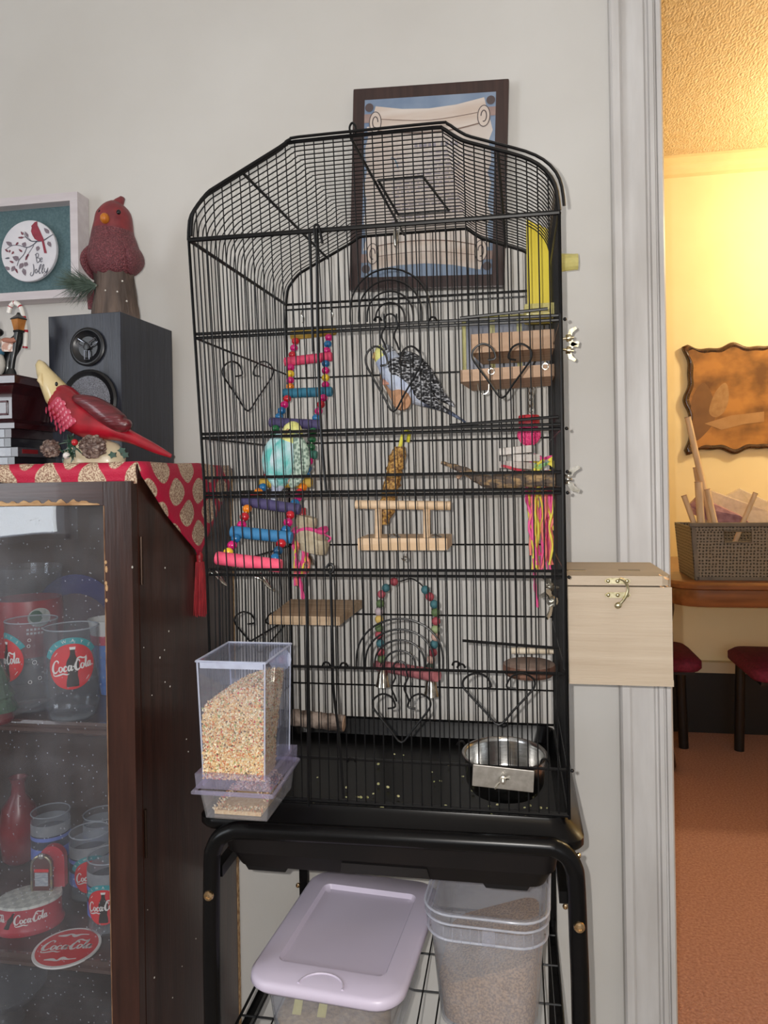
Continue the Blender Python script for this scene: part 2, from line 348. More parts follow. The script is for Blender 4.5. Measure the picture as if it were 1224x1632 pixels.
# roof hatch, its latch and a lifting ring
def wirepart(name, pts, r, par, m=K, k=0, closed=False):
    b = BM(); tube(b, cr(pts, k, closed) if k else [V(p) for p in pts], r, 6, closed=closed); return mk(name, b, m, par)
tz = lambda s, t: cg(s, t, zarch(s)-.006)
wirepart('roof_hatch', [tz(-.03, .35), tz(.24, .35), tz(.33, .72), tz(-.02, .72)], .0022, roof, closed=True)
wirepart('lifting_ring', [cg(-.06, .0, 1.552), cg(-.066, 0, 1.562), cg(-.05, 0, 1.568), cg(-.034, 0, 1.562), cg(-.036, 0, 1.552)], .0016, roof, k=4)
b = BM(); tube(b, [cg(.0, .68, 1.535), cg(.0, .68, 1.515), cg(-.02, .68, 1.49)], .0012, 6); ell(b, cg(-.03, .68, 1.50), (.004, .004, .016)); mk('hatch_spring', b, M['zinc'], roof)
# ornaments bent from wire on the front: rainbow arches, their stems, hearts
def P2(px, py, y): return at(px, py, y=y)
YO = YB0-.0045
def arches(cx, base, top, w0, n, name):
    for i in range(n):
        k = (i+.7)/(n-.3); hw = w0*k; hh = (base-top)*k
        pts = [P2(cx-hw, base, YO)]+[P2(cx-hw*math.cos(PI*j/10), base-hh*(.22+.78*math.sin(PI*j/10)), YO) for j in range(11)]+[P2(cx+hw, base, YO)]
        wirepart(name, pts, .0013, front, k=2)
arches(622, 513, 428, 64, 5, 'rainbow_arch'); arches(637, 1066, 986, 69, 5, 'rainbow_arch')
def heart(cx, top, bot, hw, f, par, asym=1.):
    h = bot-top
    L_ = [(cx-.55*hw+.15*hw, top+.36*h*.9), (cx-.22*hw, top+.26*h), (cx-.35*hw, top+.07*h), (cx-.66*hw, top), (cx-.95*hw, top+.1*h), (cx-hw, top+.25*h), (cx-.82*hw, top+.42*h), (cx-.4*hw, top+.73*h), (cx, bot)]
    L_[0] = (cx-.48*hw, top+.3*h)
    pts = L_+[(2*cx-x, y) for x, y in L_[::-1][1:]]
    wirepart('heart', [f(x, y) for x, y in pts], .0014, par, k=4)
ff = lambda x, y: P2(x, y, YO)
heart(627, 552, 656, 44, ff, front); heart(800, 548, 634, 47, ff, front); heart(640, 1106, 1183, 46, ff, front); heart(795, 1073, 1155, 57, ff, front)
def fl(px, py):
    p = at(px, py, x=-.246); p.x = -.246; return p
heart(395, 576, 655, 40, fl, left); heart(415, 975, 1040, 41, fl, left)
for x0, y0, y1 in ((612, 500, 558), (632, 500, 558), (628, 1062, 1118), (648, 1062, 1118)):
    wirepart('stem', [P2(x0+4*math.sin(j*1.3)*(j > 1), y0+(y1-y0)*j/6, YO) for j in range(7)], .0013, front, k=2)
# door rods and hooks
for pts in ([(505, 366), (507, 560), (512, 690), (520, 783)], [(527, 908), (529, 990), (531, 1062)], [(530, 1064), (532, 1105), (541, 1180), (547, 1272)], [(494, 372), (497, 480), (499, 560)], [(488, 915), (490, 1050), (492, 1290)], [(893, 500), (897, 780), (899, 1066)]):
    wirepart('door_rod', [P2(x, y, YO-.002) for x, y in pts], .0021, front, k=3)
wirepart('hook', [P2(x, y, YO-.003) for x, y in ((503, 388), (501, 362), (505, 358), (509, 364), (514, 388))], .0018, front, k=3)
b = BM(); tube(b, cr([P2(x, y, YO-.004) for x, y in ((520, 905), (525, 899), (531, 902), (530, 911), (523, 912))], 4), .002, 6); mk('hook', b, K, front)
for x, y in ((520, 1059), (735, 1062), (548, 1060), (727, 1058), (735, 1185), (560, 1212), (868, 1213), (690, 509), (602, 509)):
    b = BM(); tube(b, cr([P2(x-6, y+2, YO), P2(x-3, y-3, YO-.003), P2(x+3, y-3, YO-.003), P2(x+6, y+2, YO)], 3), .0014, 6); mk('latch_loop', b, K, front)
wirepart('door_slide', [P2(737, 1021, YO), P2(890, 1033, YO)], .002, front)
wirepart('door_slide', [P2(733, 507, YO), P2(873, 492, YO)], .002, front)
wirepart('door_slide', [P2(716, 678, YO), P2(890, 664, YO)], .002, front)
# feet of the rods that stick out of the corners
for t in (0,):
    for z in bars_f[::2]:
        for s in (1.02,):
            b = BM(); ell(b, cg(s, t, z), .0024, n=8, m=5); mk('rod_end', b, K, front)
# moulded base the wire stands in
def rring(hx, hy, z, r=.025, cx=0., cy=-.2575, n=5):
    P = []
    for qx, qy, a0 in ((1, -1, -PI/2), (1, 1, 0), (-1, 1, PI/2), (-1, -1, PI)):
        for i in range(n+1):
            a = a0+PI/2*i/n; P.append(V((cx+qx*(hx-r)+r*math.cos(a), cy+qy*(hy-r)+r*math.sin(a), z)))
    return P
b = BM(); loft(b, [rring(.222, .158, .640), rring(.232, .170, .636), rring(.249, .196, .637), rring(.252, .2, .642), rring(.252, .2, .651), rring(.248, .196, .6545), rring(.236, .182, .664), rring(.233, .179, .6705), rring(.2305, .1765, .6705), rring(.228, .174, .664), rring(.222, .168, .6455), rring(.2, .15, .6435)], closed=False)
base = mk('base_tray', b, M['blackp'], cage, sharp=50)
# scattered seed husks on the base
b = BM()
for i in range(46):
    c = V((random.uniform(-.18, .2), random.uniform(-.42, -.14), .6475)); k = random.uniform(.0011, .0024)
    if random.random() < .5: c = V((random.gauss(.19 if random.random() < .4 else -.03, .03), random.gauss(-.36, .03), .6475))
    c.x = max(-.2, min(.21, c.x)); c.y = max(-.42, min(-.1, c.y)); ell(b, c, (k*1.5, k, k*.7), rotz(random.random()*3), 6, 4)
mk('spilled_seed', b, mat('pale_seed_husk', 'cfc79a', .7, col2='a8b070', ns=200), None, 'pale seed husks spilled on the black cage base', 'seed', kind='stuff')
# pull-out drawer under the base
b = BM(); loft(b, [rring(.196, .165, .579, .02), rring(.205, .175, .5805, .02), rring(.215, .184, .603, .02), rring(.217, .188, .6035, .02), rring(.2225, .192, .634, .02), rring(.226, .196, .635, .02), rring(.226, .196, .638, .02), rring(.21, .18, .638, .02)])
dr = mk('pullout_tray', b, M['blackt'], None, 'matt black plastic pull-out dirt tray under the birdcage', 'tray', sharp=30)
b = BM()
prism(b, [(-.06, -.4365, .583), (-.057, -.4425, .5985), (.055, -.4425, .5985), (.058, -.4365, .583)], (0, .006, 0)); mk('finger_grip', b, mat('tray_grip_shadowed', '161414', .5), dr)
for x in (-.165, .155):
    b = BM(); prism(b, [(x-.032, -.425, .58), (x+.032, -.425, .58), (x+.026, -.425, .571), (x-.026, -.425, .571)], (0, .3, 0)); mk('runner', b, M['blackt'], dr)
# ================================================================== STAND
st = thing('cage_stand', (0, -.255, 0), 'black tubular metal stand carrying the birdcage', 'stand')
YT = -.462
fr = [P2(x, y, YT) for x, y in ((339, 1632), (337, 1500), (338, 1375), (341, 1352), (350, 1335), (366, 1326), (390, 1323), (500, 1328), (700, 1339), (860, 1348), (885, 1352), (903, 1363), (914, 1382), (918, 1405), (922, 1500), (926, 1632))]
fr = [V((fr[0].x, YT, .012))]+fr+[V((fr[-1].x, YT, .012))]
b = BM(); tube(b, cr(fr, 4), .0112, 14); mk('front_frame', b, M['blackp'], st, sharp=60)
for s, x in ((-1, -.222), (1, .2255)):
    b = BM(); bx(b, x-.008, x+.008, -.062, -.048, .012, .632, bev=.002); mk('rear_leg', b, M['blackp'], st)
    for z_ in (.575, .3): b = BM(); bx(b, x-.006, x+.006, -.455, -.05, z_, z_+.015); mk('side_rail', b, M['blackp'], st)
for x in (-.222, .2255): 
    b = BM(); tube(b, [(x, -.055, .62), (x*.9, -.055, .632), (0, -.055, .633)], .007, 8); mk('rear_crosspiece', b, M['blackp'], st)
def bolt(x, y, z, r=.0068):
    b = BM(); R = rotx(PI/2); lathe(b, [(r, -.001), (r, .001), (r*.85, .0025), (r*.45, .0032), (r*.4, .0018), (.0005, .0018)], (x, y, z), 14, R); mk('bolt', b, mat('brassy_bolt', 'd9bf9a', .25, 1., col2='b39268', ns=200), st)
p = P2(338, 1420, YT); bolt(p.x, YT-.0112, p.z); p = P2(922, 1469, YT); bolt(p.x, YT-.0112, p.z)
p = P2(475, 1411, -.063); bolt(p.x, -.0625, p.z, .0042); p = P2(901, 1445, -.063); bolt(p.x, -.0625, p.z, .0048); p = P2(917, 1338, -.4); bolt(p.x, -.452, .634, .003)
# wire shelf of the stand, each wire its own
sh = BM(); zs = .325
tube(sh, [(-.23, -.45, zs), (.23, -.45, zs), (.23, -.05, zs), (-.23, -.05, zs)], .0028, 6, closed=True); shelf = mk('wire_shelf', sh, K, st)
for i in range(1, 18):
    x = -.23+.46*i/18; b = BM(); tube(b, [(x, -.45, zs+.003), (x, -.05, zs+.003)], .0013, 5); mk('wire', b, K, shelf)
for y in (-.36, -.27, -.18, -.1):
    b = BM(); tube(b, [(-.23, y, zs-.002), (.23, y, zs-.002)], .0016, 5); mk('wire', b, K, shelf)
# ================================================================== TUB, BUCKET
def rr2(cx, cy, hx, hy, z, r, R, n=6): return [V((cx, cy, 0))+R@(p-V((cx, cy, 0))) for p in rring(hx, hy, z, r, cx, cy, n)]
lav = mat('lavender_plastic', 'cdc4d6', .35, col2='c7bdd0', ns=4)
zl = .447
R = rotz(math.radians(-5)); c = (-.071, -.326)
tub = thing('storage_tub', (c[0], c[1], .328), 'clear plastic storage tub with lavender snap lid under the cage', 'tub')
b = BM(); loft(b, [rr2(*c, .078, .118, .3285, .03, R), rr2(*c, .087, .13, zl-.012, .03, R), rr2(*c, .0855, .1285, zl-.012, .03, R), rr2(*c, .0765, .1165, .3305, .03, R)])
mk('bin', b, glass('clear_tub_plastic', (.93, .94, .96), .16, rough=.1), tub, sharp=60)
b = BM(); loft(b, [rr2(*c, .103, .142, zl-.017, .036, R), rr2(*c, .107, .146, zl-.012, .038, R), rr2(*c, .106, .145, zl-.004, .037, R), rr2(*c, .101, .140, zl, .034, R), rr2(*c, .076, .1, zl+.0005, .012, R), rr2(*c, .0725, .0965, zl-.006, .01, R), rr2(*c, .066, .09, zl-.0065, .01, R)])
lid = mk('lid', b, lav, tub, sharp=55)
b = BM(); q = [V((c[0], c[1], 0))+R@V((.03*math.cos(a), -.137+.026*math.sin(a), zl+.0005)) for a in [PI*i/14 for i in range(15)]]; tube(b, q, .0017, 6); mk('thumb_ridge', b, lav, lid)
b = BM(); loft(b, [rr2(*c, .07, .108, .334, .03, R), rr2(*c, .078, .12, .372, .03, R), rr2(*c, .05, .08, .385, .02, R)]); mk('contents', b, mat('bird_treat_mix', 'b59a72', .9, col2='8f7350', ns=120, bump=.8, bs=150), tub)
for i in range(2):
    b = BM(); p0 = V((c[0]-.06+i*.034, c[1]-.105, .385)); prism(b, [p0, p0+V((.012, 0, 0)), p0+V((.018, -.004, .03)), p0+V((.008, -.004, .035))], (.0, .008, .004)); mk('packet', b, mat('yellow_packet', 'd8cf7e', .5, col2='c4b45c', ns=60), tub)
c = (.128, -.268); R = rotz(math.radians(-3)); zk = .497
bk = thing('seed_bucket', (c[0], c[1], .328), 'square translucent plastic bucket of bird seed beside the lavender tub', 'bucket')
fro = glass('frosted_bucket_plastic', (.92, .93, .95), .2, (.82, .85, .92), .12)
b = BM(); loft(b, [rr2(*c, .068, .082, .3285, .03, R), rr2(*c, .080, .096, zk-.02, .034, R), rr2(*c, .0785, .0945, zk-.02, .034, R), rr2(*c, .0665, .0805, .331, .03, R)]); mk('pail', b, fro, bk, sharp=60)
b = BM(); fl2 = glass('frosted_lid_plastic', (.96, .96, .98), .13, (.88, .9, .97), .12)
loft(b, [rr2(*c, .081, .097, zk-.036, .036, R), rr2(*c, .0845, .1005, zk-.034, .038, R), rr2(*c, .086, .102, zk-.012, .04, R), rr2(*c, .0875, .1035, zk-.010, .041, R), rr2(*c, .0875, .1035, zk, .041, R), rr2(*c, .084, .1, zk+.003, .039, R), rr2(*c, .078, .094, zk+.001, .035, R), rr2(*c, .0755, .0915, zk-.007, .032, R), rr2(*c, .05, .066, zk-.007, .012, R), rr2(*c, .048, .064, zk-.0055, .012, R)])
ld = mk('lid', b, fl2, bk, sharp=50)
for zz_, e_ in ((zk+.001, .0), (zk-.012, -.001), (zk-.035, -.003)):
    b = BM(); tube(b, rr2(*c, .087+e_, .103+e_, zz_, .041, R), .0017, 6, closed=True); mk('lid_rim', b, glass('bright_lid_rim', (.95, .95, .98), .45, (.85, .88, .96), .1), ld)
for i in range(11):
    if i == 5: continue
    b = BM(); x = c[0]-.06+.012*i; bx(b, x-.0006, x+.0006, c[1]-.1035, c[1]-.1025, zk-.033, zk-.013); mk('tear_rib', b, fl2, ld)
b = BM(); bx(b, c[0]-.008, c[0]+.01, c[1]-.105, c[1]-.102, zk-.034, zk-.014, bev=.0006); lathe(b, [(.003, 0), (.003, .002), (.0005, .002)], (c[0]+.001, c[1]-.105, zk-.026), 10, rotx(PI/2)); mk('seal_tab', b, fl2, ld)
b = BM(); rg = [rr2(*c, .0645, .0785, .333, .028, R), rr2(*c, .0675, .082, .372, .03, R)]
top = [p+V((0, 0, .026*(p.x-c[0])/.07)) for p in rr2(*c, .0695, .084, .412, .03, R)]
loft(b, rg+[top, [p+(V((c[0], c[1], .416))-p)*.5 for p in top]]); mk('seed_fill', b, mat('millet_in_bucket', 'd3a97c', .9, col2='8f6a45', ns=330, lo=.4, hi=.6, bump=.8, bs=300), bk, kind='stuff')
# ================================================================== SEED FEEDER on the front of the cage
fd = thing('seed_feeder', (-.245, -.49, .63), 'clear acrylic hopper feeder full of mixed seed hooked on the cage front', 'feeder')
YA, YBk = -.548, -.445
def quad_ring(p): return [V(q) for q in p]
fl_, fr_ = P2(314, 1054, YA), P2(422, 1059, YA); br_ = at(462, 1029, y=YBk); bl_ = V((fl_.x+.001, YBk, br_.z))
ztop = (fl_.z+fr_.z)/2; zbot = P2(380, 1243, YA).z; x0, x1 = fl_.x, fr_.x
acr = glass('clear_acrylic', (.95, .96, 1), .055, (.82, .86, 1), .03, 1.5)
def shell(b, x0, x1, y0, y1, z0, z1, tp, th=.0017, mi=0):
    """open box with walls of some thickness, narrowing downwards by tp"""
    def rg(e, z, k): return [V((x0+e+k, y0+e+k, z)), V((x1-e-k, y0+e+k, z)), V((x1-e-k, y1-e, z)), V((x0+e+k, y1-e, z))]
    loft(b, [rg(0, z0, tp), rg(0, z1, 0), rg(th, z1, 0), rg(th, z0, tp), rg(0, z0, tp)], mi, cap=False)
b = BM(); shell(b, x0, x1, YA, YBk, zbot, ztop, .004); hop = mk('hopper', b, acr, fd, flat=True)
edge = glass('acrylic_edge', (.95, .96, 1), .4, (.8, .85, 1), .05, 1.5)
for xx, yy in ((x0, YA), (x1, YA), (x1, YBk), (x0, YBk)):
    b = BM(); tube(b, [(xx+(.004 if xx == x0 else -.004), yy+(.004 if yy == YA else 0), zbot), (xx, yy, ztop)], .0011, 6); mk('hopper_edge', b, edge, hop)
b = BM(); bx(b, x0-.001, x1+.001, YA-.001, YBk+.001, ztop, ztop+.0015); lidf = mk('lid', b, acr, fd, flat=True)
b = BM(); tube(b, [(x0-.001, YA-.001, ztop+.001), (x1+.001, YA-.001, ztop+.001), (x1+.001, YBk, ztop+.001), (x0-.001, YBk, ztop+.001)], .0016, 6, closed=True); bx(b, x0+.004, x1-.002, YA-.0015, YA, ztop-.007, ztop); mk('lid_rim', b, edge, lidf)
b = BM(); lathe(b, [(.0155, 0), (.0155, .001), (.004, .0015), (.004, .004), (.001, .005)], (x0+.072, YBk-.005, ztop-.018), 22, rotx(PI/2)); mk('mounting_disc', b, edge, fd)
# sloped baffle inside
b = BM(); q = cr([(0, -.452, ztop-.045), (0, -.468, ztop-.075), (0, -.487, ztop-.11), (0, -.491, zbot+.005)], 4); va = [V((x0+.004, p.y, p.z)) for p in q]; vb = [V((x1-.004, p.y, p.z)) for p in q]
loft(b, [va+[p+V((0, .001, 0)) for p in va[::-1]], vb+[p+V((0, .001, 0)) for p in vb[::-1]]]); mk('baffle', b, acr, fd)
lavp = glass('lilac_clear_plastic', (.9, .88, .98), .13, (.8, .78, .97), .08, 1.5)
zc0, zc1 = zbot-.012, zbot+.006
b = BM(); shell(b, x0-.004, x1+.006, YA-.003, YBk+.004, zc0, zc1, .001, .006)
tube(b, [(x0-.006, YA-.004, zc0-.004), (x1+.008, YA-.004, zc0-.004), (x1+.008, YBk, zc0+.0), (x0-.006, YBk, zc0)], .003, 6, closed=True); mk('collar', b, lavp, fd, flat=True)
zt = P2(380, 1308, YA).z
b = BM(); shell(b, x0+.001, x1+.003, YA, YBk, zt, zc0-.003, .005, .0016); bx(b, x0+.006, x1-.002, YA+.005, YBk, zt-.0012, zt+.0004); mk('trough', b, glass('trough_plastic', (.95, .95, .97), .08, (.85, .86, .9), .06, 1.5), fd, flat=True)
# seed: a core with loose kernels lying all over its visible faces
smix = [mat('seed_straw', 'd6bd92', .6, col2='c09a68', ns=300), mat('seed_pale', 'ddd0b2', .6, ns=300), mat('seed_russet', 'c07a4c', .6, ns=300), mat('seed_red', 'b8474a', .6, ns=300), mat('seed_green', '8fa06a', .6, ns=300), mat('seed_dark', '6d5a48', .6, ns=300)]
def ztopseed(x): u = (x-x0)/(x1-x0); return ztop-.060+.032*min(1, math.sin(min(1, u*1.15)*PI/2)**.9)
b = BM(); n = 10
def core_ring(x): 
    zt_ = ztopseed(x)-.004
    return [V((x, YA+.0045, zbot-.002)), V((x, YA+.0045, zt_)), V((x, -.462, zt_+.004)), V((x, -.492, ztop-.1)), V((x, -.496, zbot-.002))]
loft(b, [core_ring(x0+.0065+(x1-x0-.013)*i/n) for i in range(n+1)])
bx(b, x0+.014, x1-.012, YA+.012, YBk-.01, zt+.001, zt+.006, 0)
def kern(c):
    r = random.random(); mi = 0 if r < .5 else 1 if r < .74 else 2 if r < .87 else 3 if r < .9 else 4 if r < .94 else 5
    k = random.uniform(.0011, .0015)*(1.5 if random.random() < .04 else 1); u = V((random.gauss(0, 1), random.gauss(0, 1), random.gauss(0, 1))).normalized(); v = u.orthogonal().normalized(); w_ = u.cross(v)
    P = [c+u*k*1.25, c+v*k, c+w_*k, c-v*k, c-w_*k, c-u*k*1.25]; q = [b.verts.new(p) for p in P]
    for i in range(4): face(b, (q[0], q[1+i], q[1+(i+1) % 4]), mi); face(b, (q[5], q[1+(i+1) % 4], q[1+i]), mi)
for i in range(5200):
    x = random.uniform(x0+.004, x1-.004); z = random.uniform(zbot-.002, ztopseed(x)); kern(V((x, YA+.0035+random.random()*.0015, z)))
for i in range(2200):
    z = random.uniform(zbot, ztop-.03); t = (z-zbot)/(ztop-.03-zbot); y = random.uniform(YA+.004, -.491+.03*max(0, t-.3)/.7); kern(V((x1-.0055+random.random()*.0012-.003*(1-t), y, z)))
for i in range(900):
    x = random.uniform(x0+.004, x1-.004); kern(V((x, random.uniform(YA+.004, -.462), ztopseed(x)+random.random()*.002)))
for i in range(900):
    x = random.uniform(x0+.012, x1-.008); y = random.uniform(YA+.008, YBk-.008); kern(V((x, y, zt+.007+.022*max(0, 1-((x-x0-.05)/.03)**2)*(y > YA+.02)+random.random()*.004)))
mk('seed_mix', b, smix, fd, flat=True, kind='stuff')
# ================================================================== NEST BOX hung on the right of the cage
nb = thing('nest_box', (.32, -.3, .82), 'pale plywood nest box with brass swing latch hung on the right side of the cage', 'nest box')
ply = mat('pale_plywood', 'b5a591', .65, col2='aa9984', ns=9, st=(.35, 2, 8), bump=.12, bs=60)
YN0, YN1 = -.372, -.212; XN0 = .2405
zt0 = P2(980, 933, YN0).z; zb0 = P2(980, 1092, YN0).z; XN1 = P2(1072, 1000, YN0).x
b = BM(); bx(b, XN0, XN1-.001, YN0+.006, YN1, zb0+.008, zt0-.002); bx(b, XN0, XN1, YN0, YN0+.006, zb0+.008, zt0-.002, bev=.0006); bx(b, XN0, XN1+.0005, YN0-.0005, YN1, zb0, zb0+.0085, bev=.0006); mk('body', b, ply, nb)
b = BM(); zl1 = zt0+.0135
prism(b, [(XN0, YN0-.0005, zt0), (XN1-.012, YN0-.0005, zt0), (XN1-.004, YN0+.004, zt0), (XN1, YN0+.014, zt0), (XN1, YN1, zt0), (XN0, YN1, zt0)], (0, 0, .0125)); lidn = mk('lid', b, ply, nb, flat=True)
b = BM()
for i in range(16):
    c_ = V((XN1-.002-random.random()*.012, YN0+.001+random.random()*.008, zt0+random.uniform(-.012, .012))); box(b, c_, (.008, .0016, .0016), MX.Rotation(random.uniform(.3, 1.1), 3, 'Y')@rotz(random.uniform(-.5, .5)))
mk('gnawed_corner', b, mat('gnawed_fresh_wood', 'e3b98a', .85, col2='b98655', ns=150), nb)
for px in (917, 1003):
    p = at(px, 909, z=zt0+.0126); b = BM(); bx(b, p.x-.014, p.x+.014, p.y-.005, p.y+.005, zt0+.0122, zt0+.0132); mk('hinge', b, mat('dull_hinge_metal', '7d6a4c', .45, .8, ns=90), nb)
lx = P2(984, 930, YN0).x
for dz in (.006, -.0125):
    b = BM(); prism(b, [(lx+.0165*math.cos(a)*(1 if abs(math.cos(a)) > .4 else .85), YN0-.0006, zt0+dz+.0048*math.sin(a)*(1.0 if abs(math.cos(a)) > .5 else .8)) for a in [2*PI*i/20 for i in range(20)]], (0, -.0012, 0)); lp = mk('latch_plate', b, M['brass'], nb)
    for dx in (-.012, 0, .012):
        b = BM(); ell(b, (lx+dx, YN0-.002, zt0+dz), (.0026, .0018, .0026), n=10, m=6); mk('screw', b, M['brass'], lp)
b = BM(); tube(b, cr([(lx+.002, YN0-.004, zt0+.01), (lx+.009, YN0-.005, zt0+.006), (lx+.0125, YN0-.005, zt0-.004), (lx+.009, YN0-.005, zt0-.015), (lx+.002, YN0-.005, zt0-.024)], 4), .0019, 8); ell(b, (lx, YN0-.005, zt0-.0255), (.005, .003, .0042), roty(-.5)); mk('swing_hook', b, M['brass'], nb)
# ================================================================== TOYS AND PERCHES INSIDE THE CAGE
CL = {k: mat('toy_'+k, v[0], v[2] if len(v) > 2 else .25, col2=v[1], ns=60, coat=.3 if len(v) < 3 else 0) for k, v in dict(red=('c8202f', 'a81826'), magenta=('d81b78', 'b01262'), orange=('ee8a22', 'd87412'), yellow=('eecb3c', 'd9b22c'), green=('1f6b40', '175433'), blue=('1f6fa6', '185a8a'), navy=('1d4e72', '163c58'),
    rung_yellow=('c9a94e', 'b59238', .7), rung_pink=('d8486a', 'c43a5c', .7), rung_blue=('2f7590', '25647e', .7), rung_purple=('4c456f', '40395f', .7), rung_teal=('3c7468', '2f6358', .7), rung_rose=('ee5f7c', 'e04c6c', .7), rung_sky=('3a7fb0', '2f70a0', .7)).items()}
# --- bead ladder: nine rungs, beads strung between them on both sides
lad = thing('bead_ladder', at(400, 895, y=-.41), 'colourful wooden bead ladder slanting across the left of the cage', 'ladder')
RG = [((464, 535), (535, 527), 'rung_yellow', .0080), ((454, 577), (529, 568), 'rung_pink', .0083), ((452, 627), (529, 624), 'rung_blue', .0083), ((430, 673), (511, 677), 'rung_purple', .0083), ((424, 722), (505, 725), 'rung_teal', .0068), ((415, 770), (497, 769), 'rung_yellow', .0078), ((386, 798), (478, 812), 'rung_purple', .0083), ((369, 847), (465, 857), 'rung_sky', .0088), ((345, 889), (448, 902), 'rung_rose', .0094)]
YR = [-.095, -.12, -.15, -.19, -.225, -.26, -.315, -.36, -.408]
ends = []
for (l, r, cn, rad), y in zip(RG, YR):
    a, c = at(*l, y=y), at(*r, y=y); b = BM(); tube(b, [a, a+(c-a)*.02, c-(c-a)*.02, c], [rad*.9, rad, rad, rad*.9], 14); mk('rung', b, CL[cn], lad); ends.append((a+(c-a)*.13, a+(c-a)*.87))
b = BM(); ell(b, (0, 0, 0), (.0065, .0065, .0062), n=12, m=8); me0 = b
seq = ['red', 'green', 'yellow', 'magenta', 'blue', 'magenta', 'yellow', 'red', 'magenta', 'green', 'red', 'yellow', 'blue', 'orange', 'green', 'magenta', 'red', 'orange', 'navy', 'magenta', 'orange', 'green', 'yellow', 'blue', 'magenta', 'red', 'blue', 'orange']
proto = None; k = 0
for i in range(8):
    for sd in (0, 1):
        A, B = ends[i][sd], ends[i+1][sd]; L_ = (B-A).length-.013; n = max(2, int(L_/.0124)); b = BM(); tube(b, [A, B], .0009, 5); mk('cord', b, mat('white_cord', 'd8d4cc', .8, ns=90), lad)
        for j in range(n):
            p = A+(B-A)*((.0065+L_*(j+.5)/n)/(B-A).length); mm = CL[seq[(k*5+j*3+i) % len(seq)]]; k += 1
            if proto is None: b = BM(); ell(b, p, (.0072, .0072, .0066), n=12, m=8); proto = mk('bead', b, mm, lad); pz = W[proto.name]-p
            else: dup(proto, p+pz, lad, mm)
for px, py, y in ((482, 515, -.09), (528, 508, -.09)):
    b = BM(); a = at(px, py, y=y); tube(b, cr([a, a+V((.003, 0, .008)), a+V((-.002, 0, .016)), a+V((0, .004, .024))], 4), .0011, 6); mk('hook', b, M['zinc'], lad)
for px, py in ((352, 921), (425, 928)):
    b = BM(); a = at(px, py, y=-.415); tube(b, cr([a+V((-.012, -.01, .008)), a+V((-.004, -.012, .006)), a+V((.004, -.008, -.004)), a+V((.012, -.006, -.01)), a+V((.006, 0, -.008)), a+V((-.004, .004, .004)), a+V((-.01, .002, .012))], 4), .0017, 7); mk('clip', b, M['zinc'], lad)
# --- blue-grey parakeet facing left on a round perch
def PT(lst, y): return [at(px, py, y=(y+q[0]) if q else y) for px, py, *q in lst]
pc = mat('sanded_perch_wood', 'c89a78', .75, col2='b08262', ns=60, bump=.3, bs=150)
b = BM(); a = at(618, 600, y=-.1); c = at(641, 640, y=-.245); tube(b, [at(622, 592, y=-.082), a, c, c+(c-a)*.02], [.0125, .0135, .0145, .012], 16)
mk('round_perch', b, pc, None, 'tan sanded dowel perch under the blue-grey parakeet', 'perch')
def barred0(name, base, dark, ns, st):
    m = mat(name, base, .8, col2=dark, ns=ns, st=st, lo=.46, hi=.54, tex='wave', bump=.2, bs=200); return m
wing_m = mat('barred_grey_wing', '19191d', .8, col2='b4b6bc', ns=270, st=(.7, 1, 1.3), lo=.5, hi=.85, tex='vdist', bump=.2, bs=200); barred = barred0; head_m = mat('yellow_bird_face', 'e6e59a', .85, col2='d8d880', ns=120, bump=.3, bs=300)
blu = mat('lavender_blue_plumage', 'c0c9da', .9, col2='a4b0cc', ns=70, st=(1, 1, .5), bump=.5, bs=260); tail_m = mat('dark_tail_feather', '22242c', .7, col2='5b6680', ns=60, st=(1, 1, 1))
nape = barred('barred_grey_nape', 'b9bdc4', '6d7078', 110, (.4, .5, 2.5)); beak_m = mat('parakeet_beak', 'b99a6a', .5, ns=200); eye_m = mat('dark_bead_eye', '08080a', .12, ns=200); foot_m = mat('pinkish_foot', 'c08d7c', .6, ns=200)
bd = thing('parakeet', at(628, 622, y=-.205), 'blue-grey parakeet with yellow face and long dark tail perched facing left', 'parakeet')
yb = -.215
path = PT([(603, 552), (606, 556), (611, 563), (617, 573), (626, 588), (638, 604), (655, 620), (675, 634), (697, 647), (716, 657), (742, 673)], yb)
rad = [(.004, .004), (.0115, .012), (.0178, .018), (.0188, .0185), (.0215, .021), (.0235, .022), (.0215, .020), (.0145, .013), (.0065, .006), (.0034, .003), (.0015, .0014)]
P_, R_ = [], []
sp = cr([V((a.x, a.z, 0)) for a in path], 3); rs = cr([V((r[0], r[1], 0)) for r in rad], 3)
P_ = [V((p.x, yb, p.y)) for p in sp]; R_ = [(max(.001, r.x), max(.001, r.y)) for r in rs]
b = BM(); eloft(b, P_, R_, (0, -1, 0), 20, mi=lambda i: 0 if i < 8 else 1 if i < 22 else 2)
hc = at(608, 562, y=yb)
for f in b.faces:
    c_ = f.calc_center_median()
    if f.material_index == 0 and (c_-hc).dot(V((.8, 0, .25))) > .004: f.material_index = 3
body = mk('body', b, [head_m, blu, tail_m, nape], bd, sharp=80)
ws = cr([(622, 572), (632, 578), (650, 592), (672, 614), (694, 636), (716, 653)], 3); wr = cr([(.004, .003, 0), (.0165, .007, 0), (.0215, .008, 0), (.0175, .007, 0), (.008, .004, 0), (.0015, .001, 0)], 3)
b = BM(); eloft(b, [at(p.x-3, p.y+5, y=yb-.0175+.012*(i/15)**1.5) for i, p in enumerate(ws)], [(max(.001, r.x), max(.0008, r.y)) for r in wr], (0, -1, 0), 16); mk('wing', b, wing_m, bd, sharp=80)
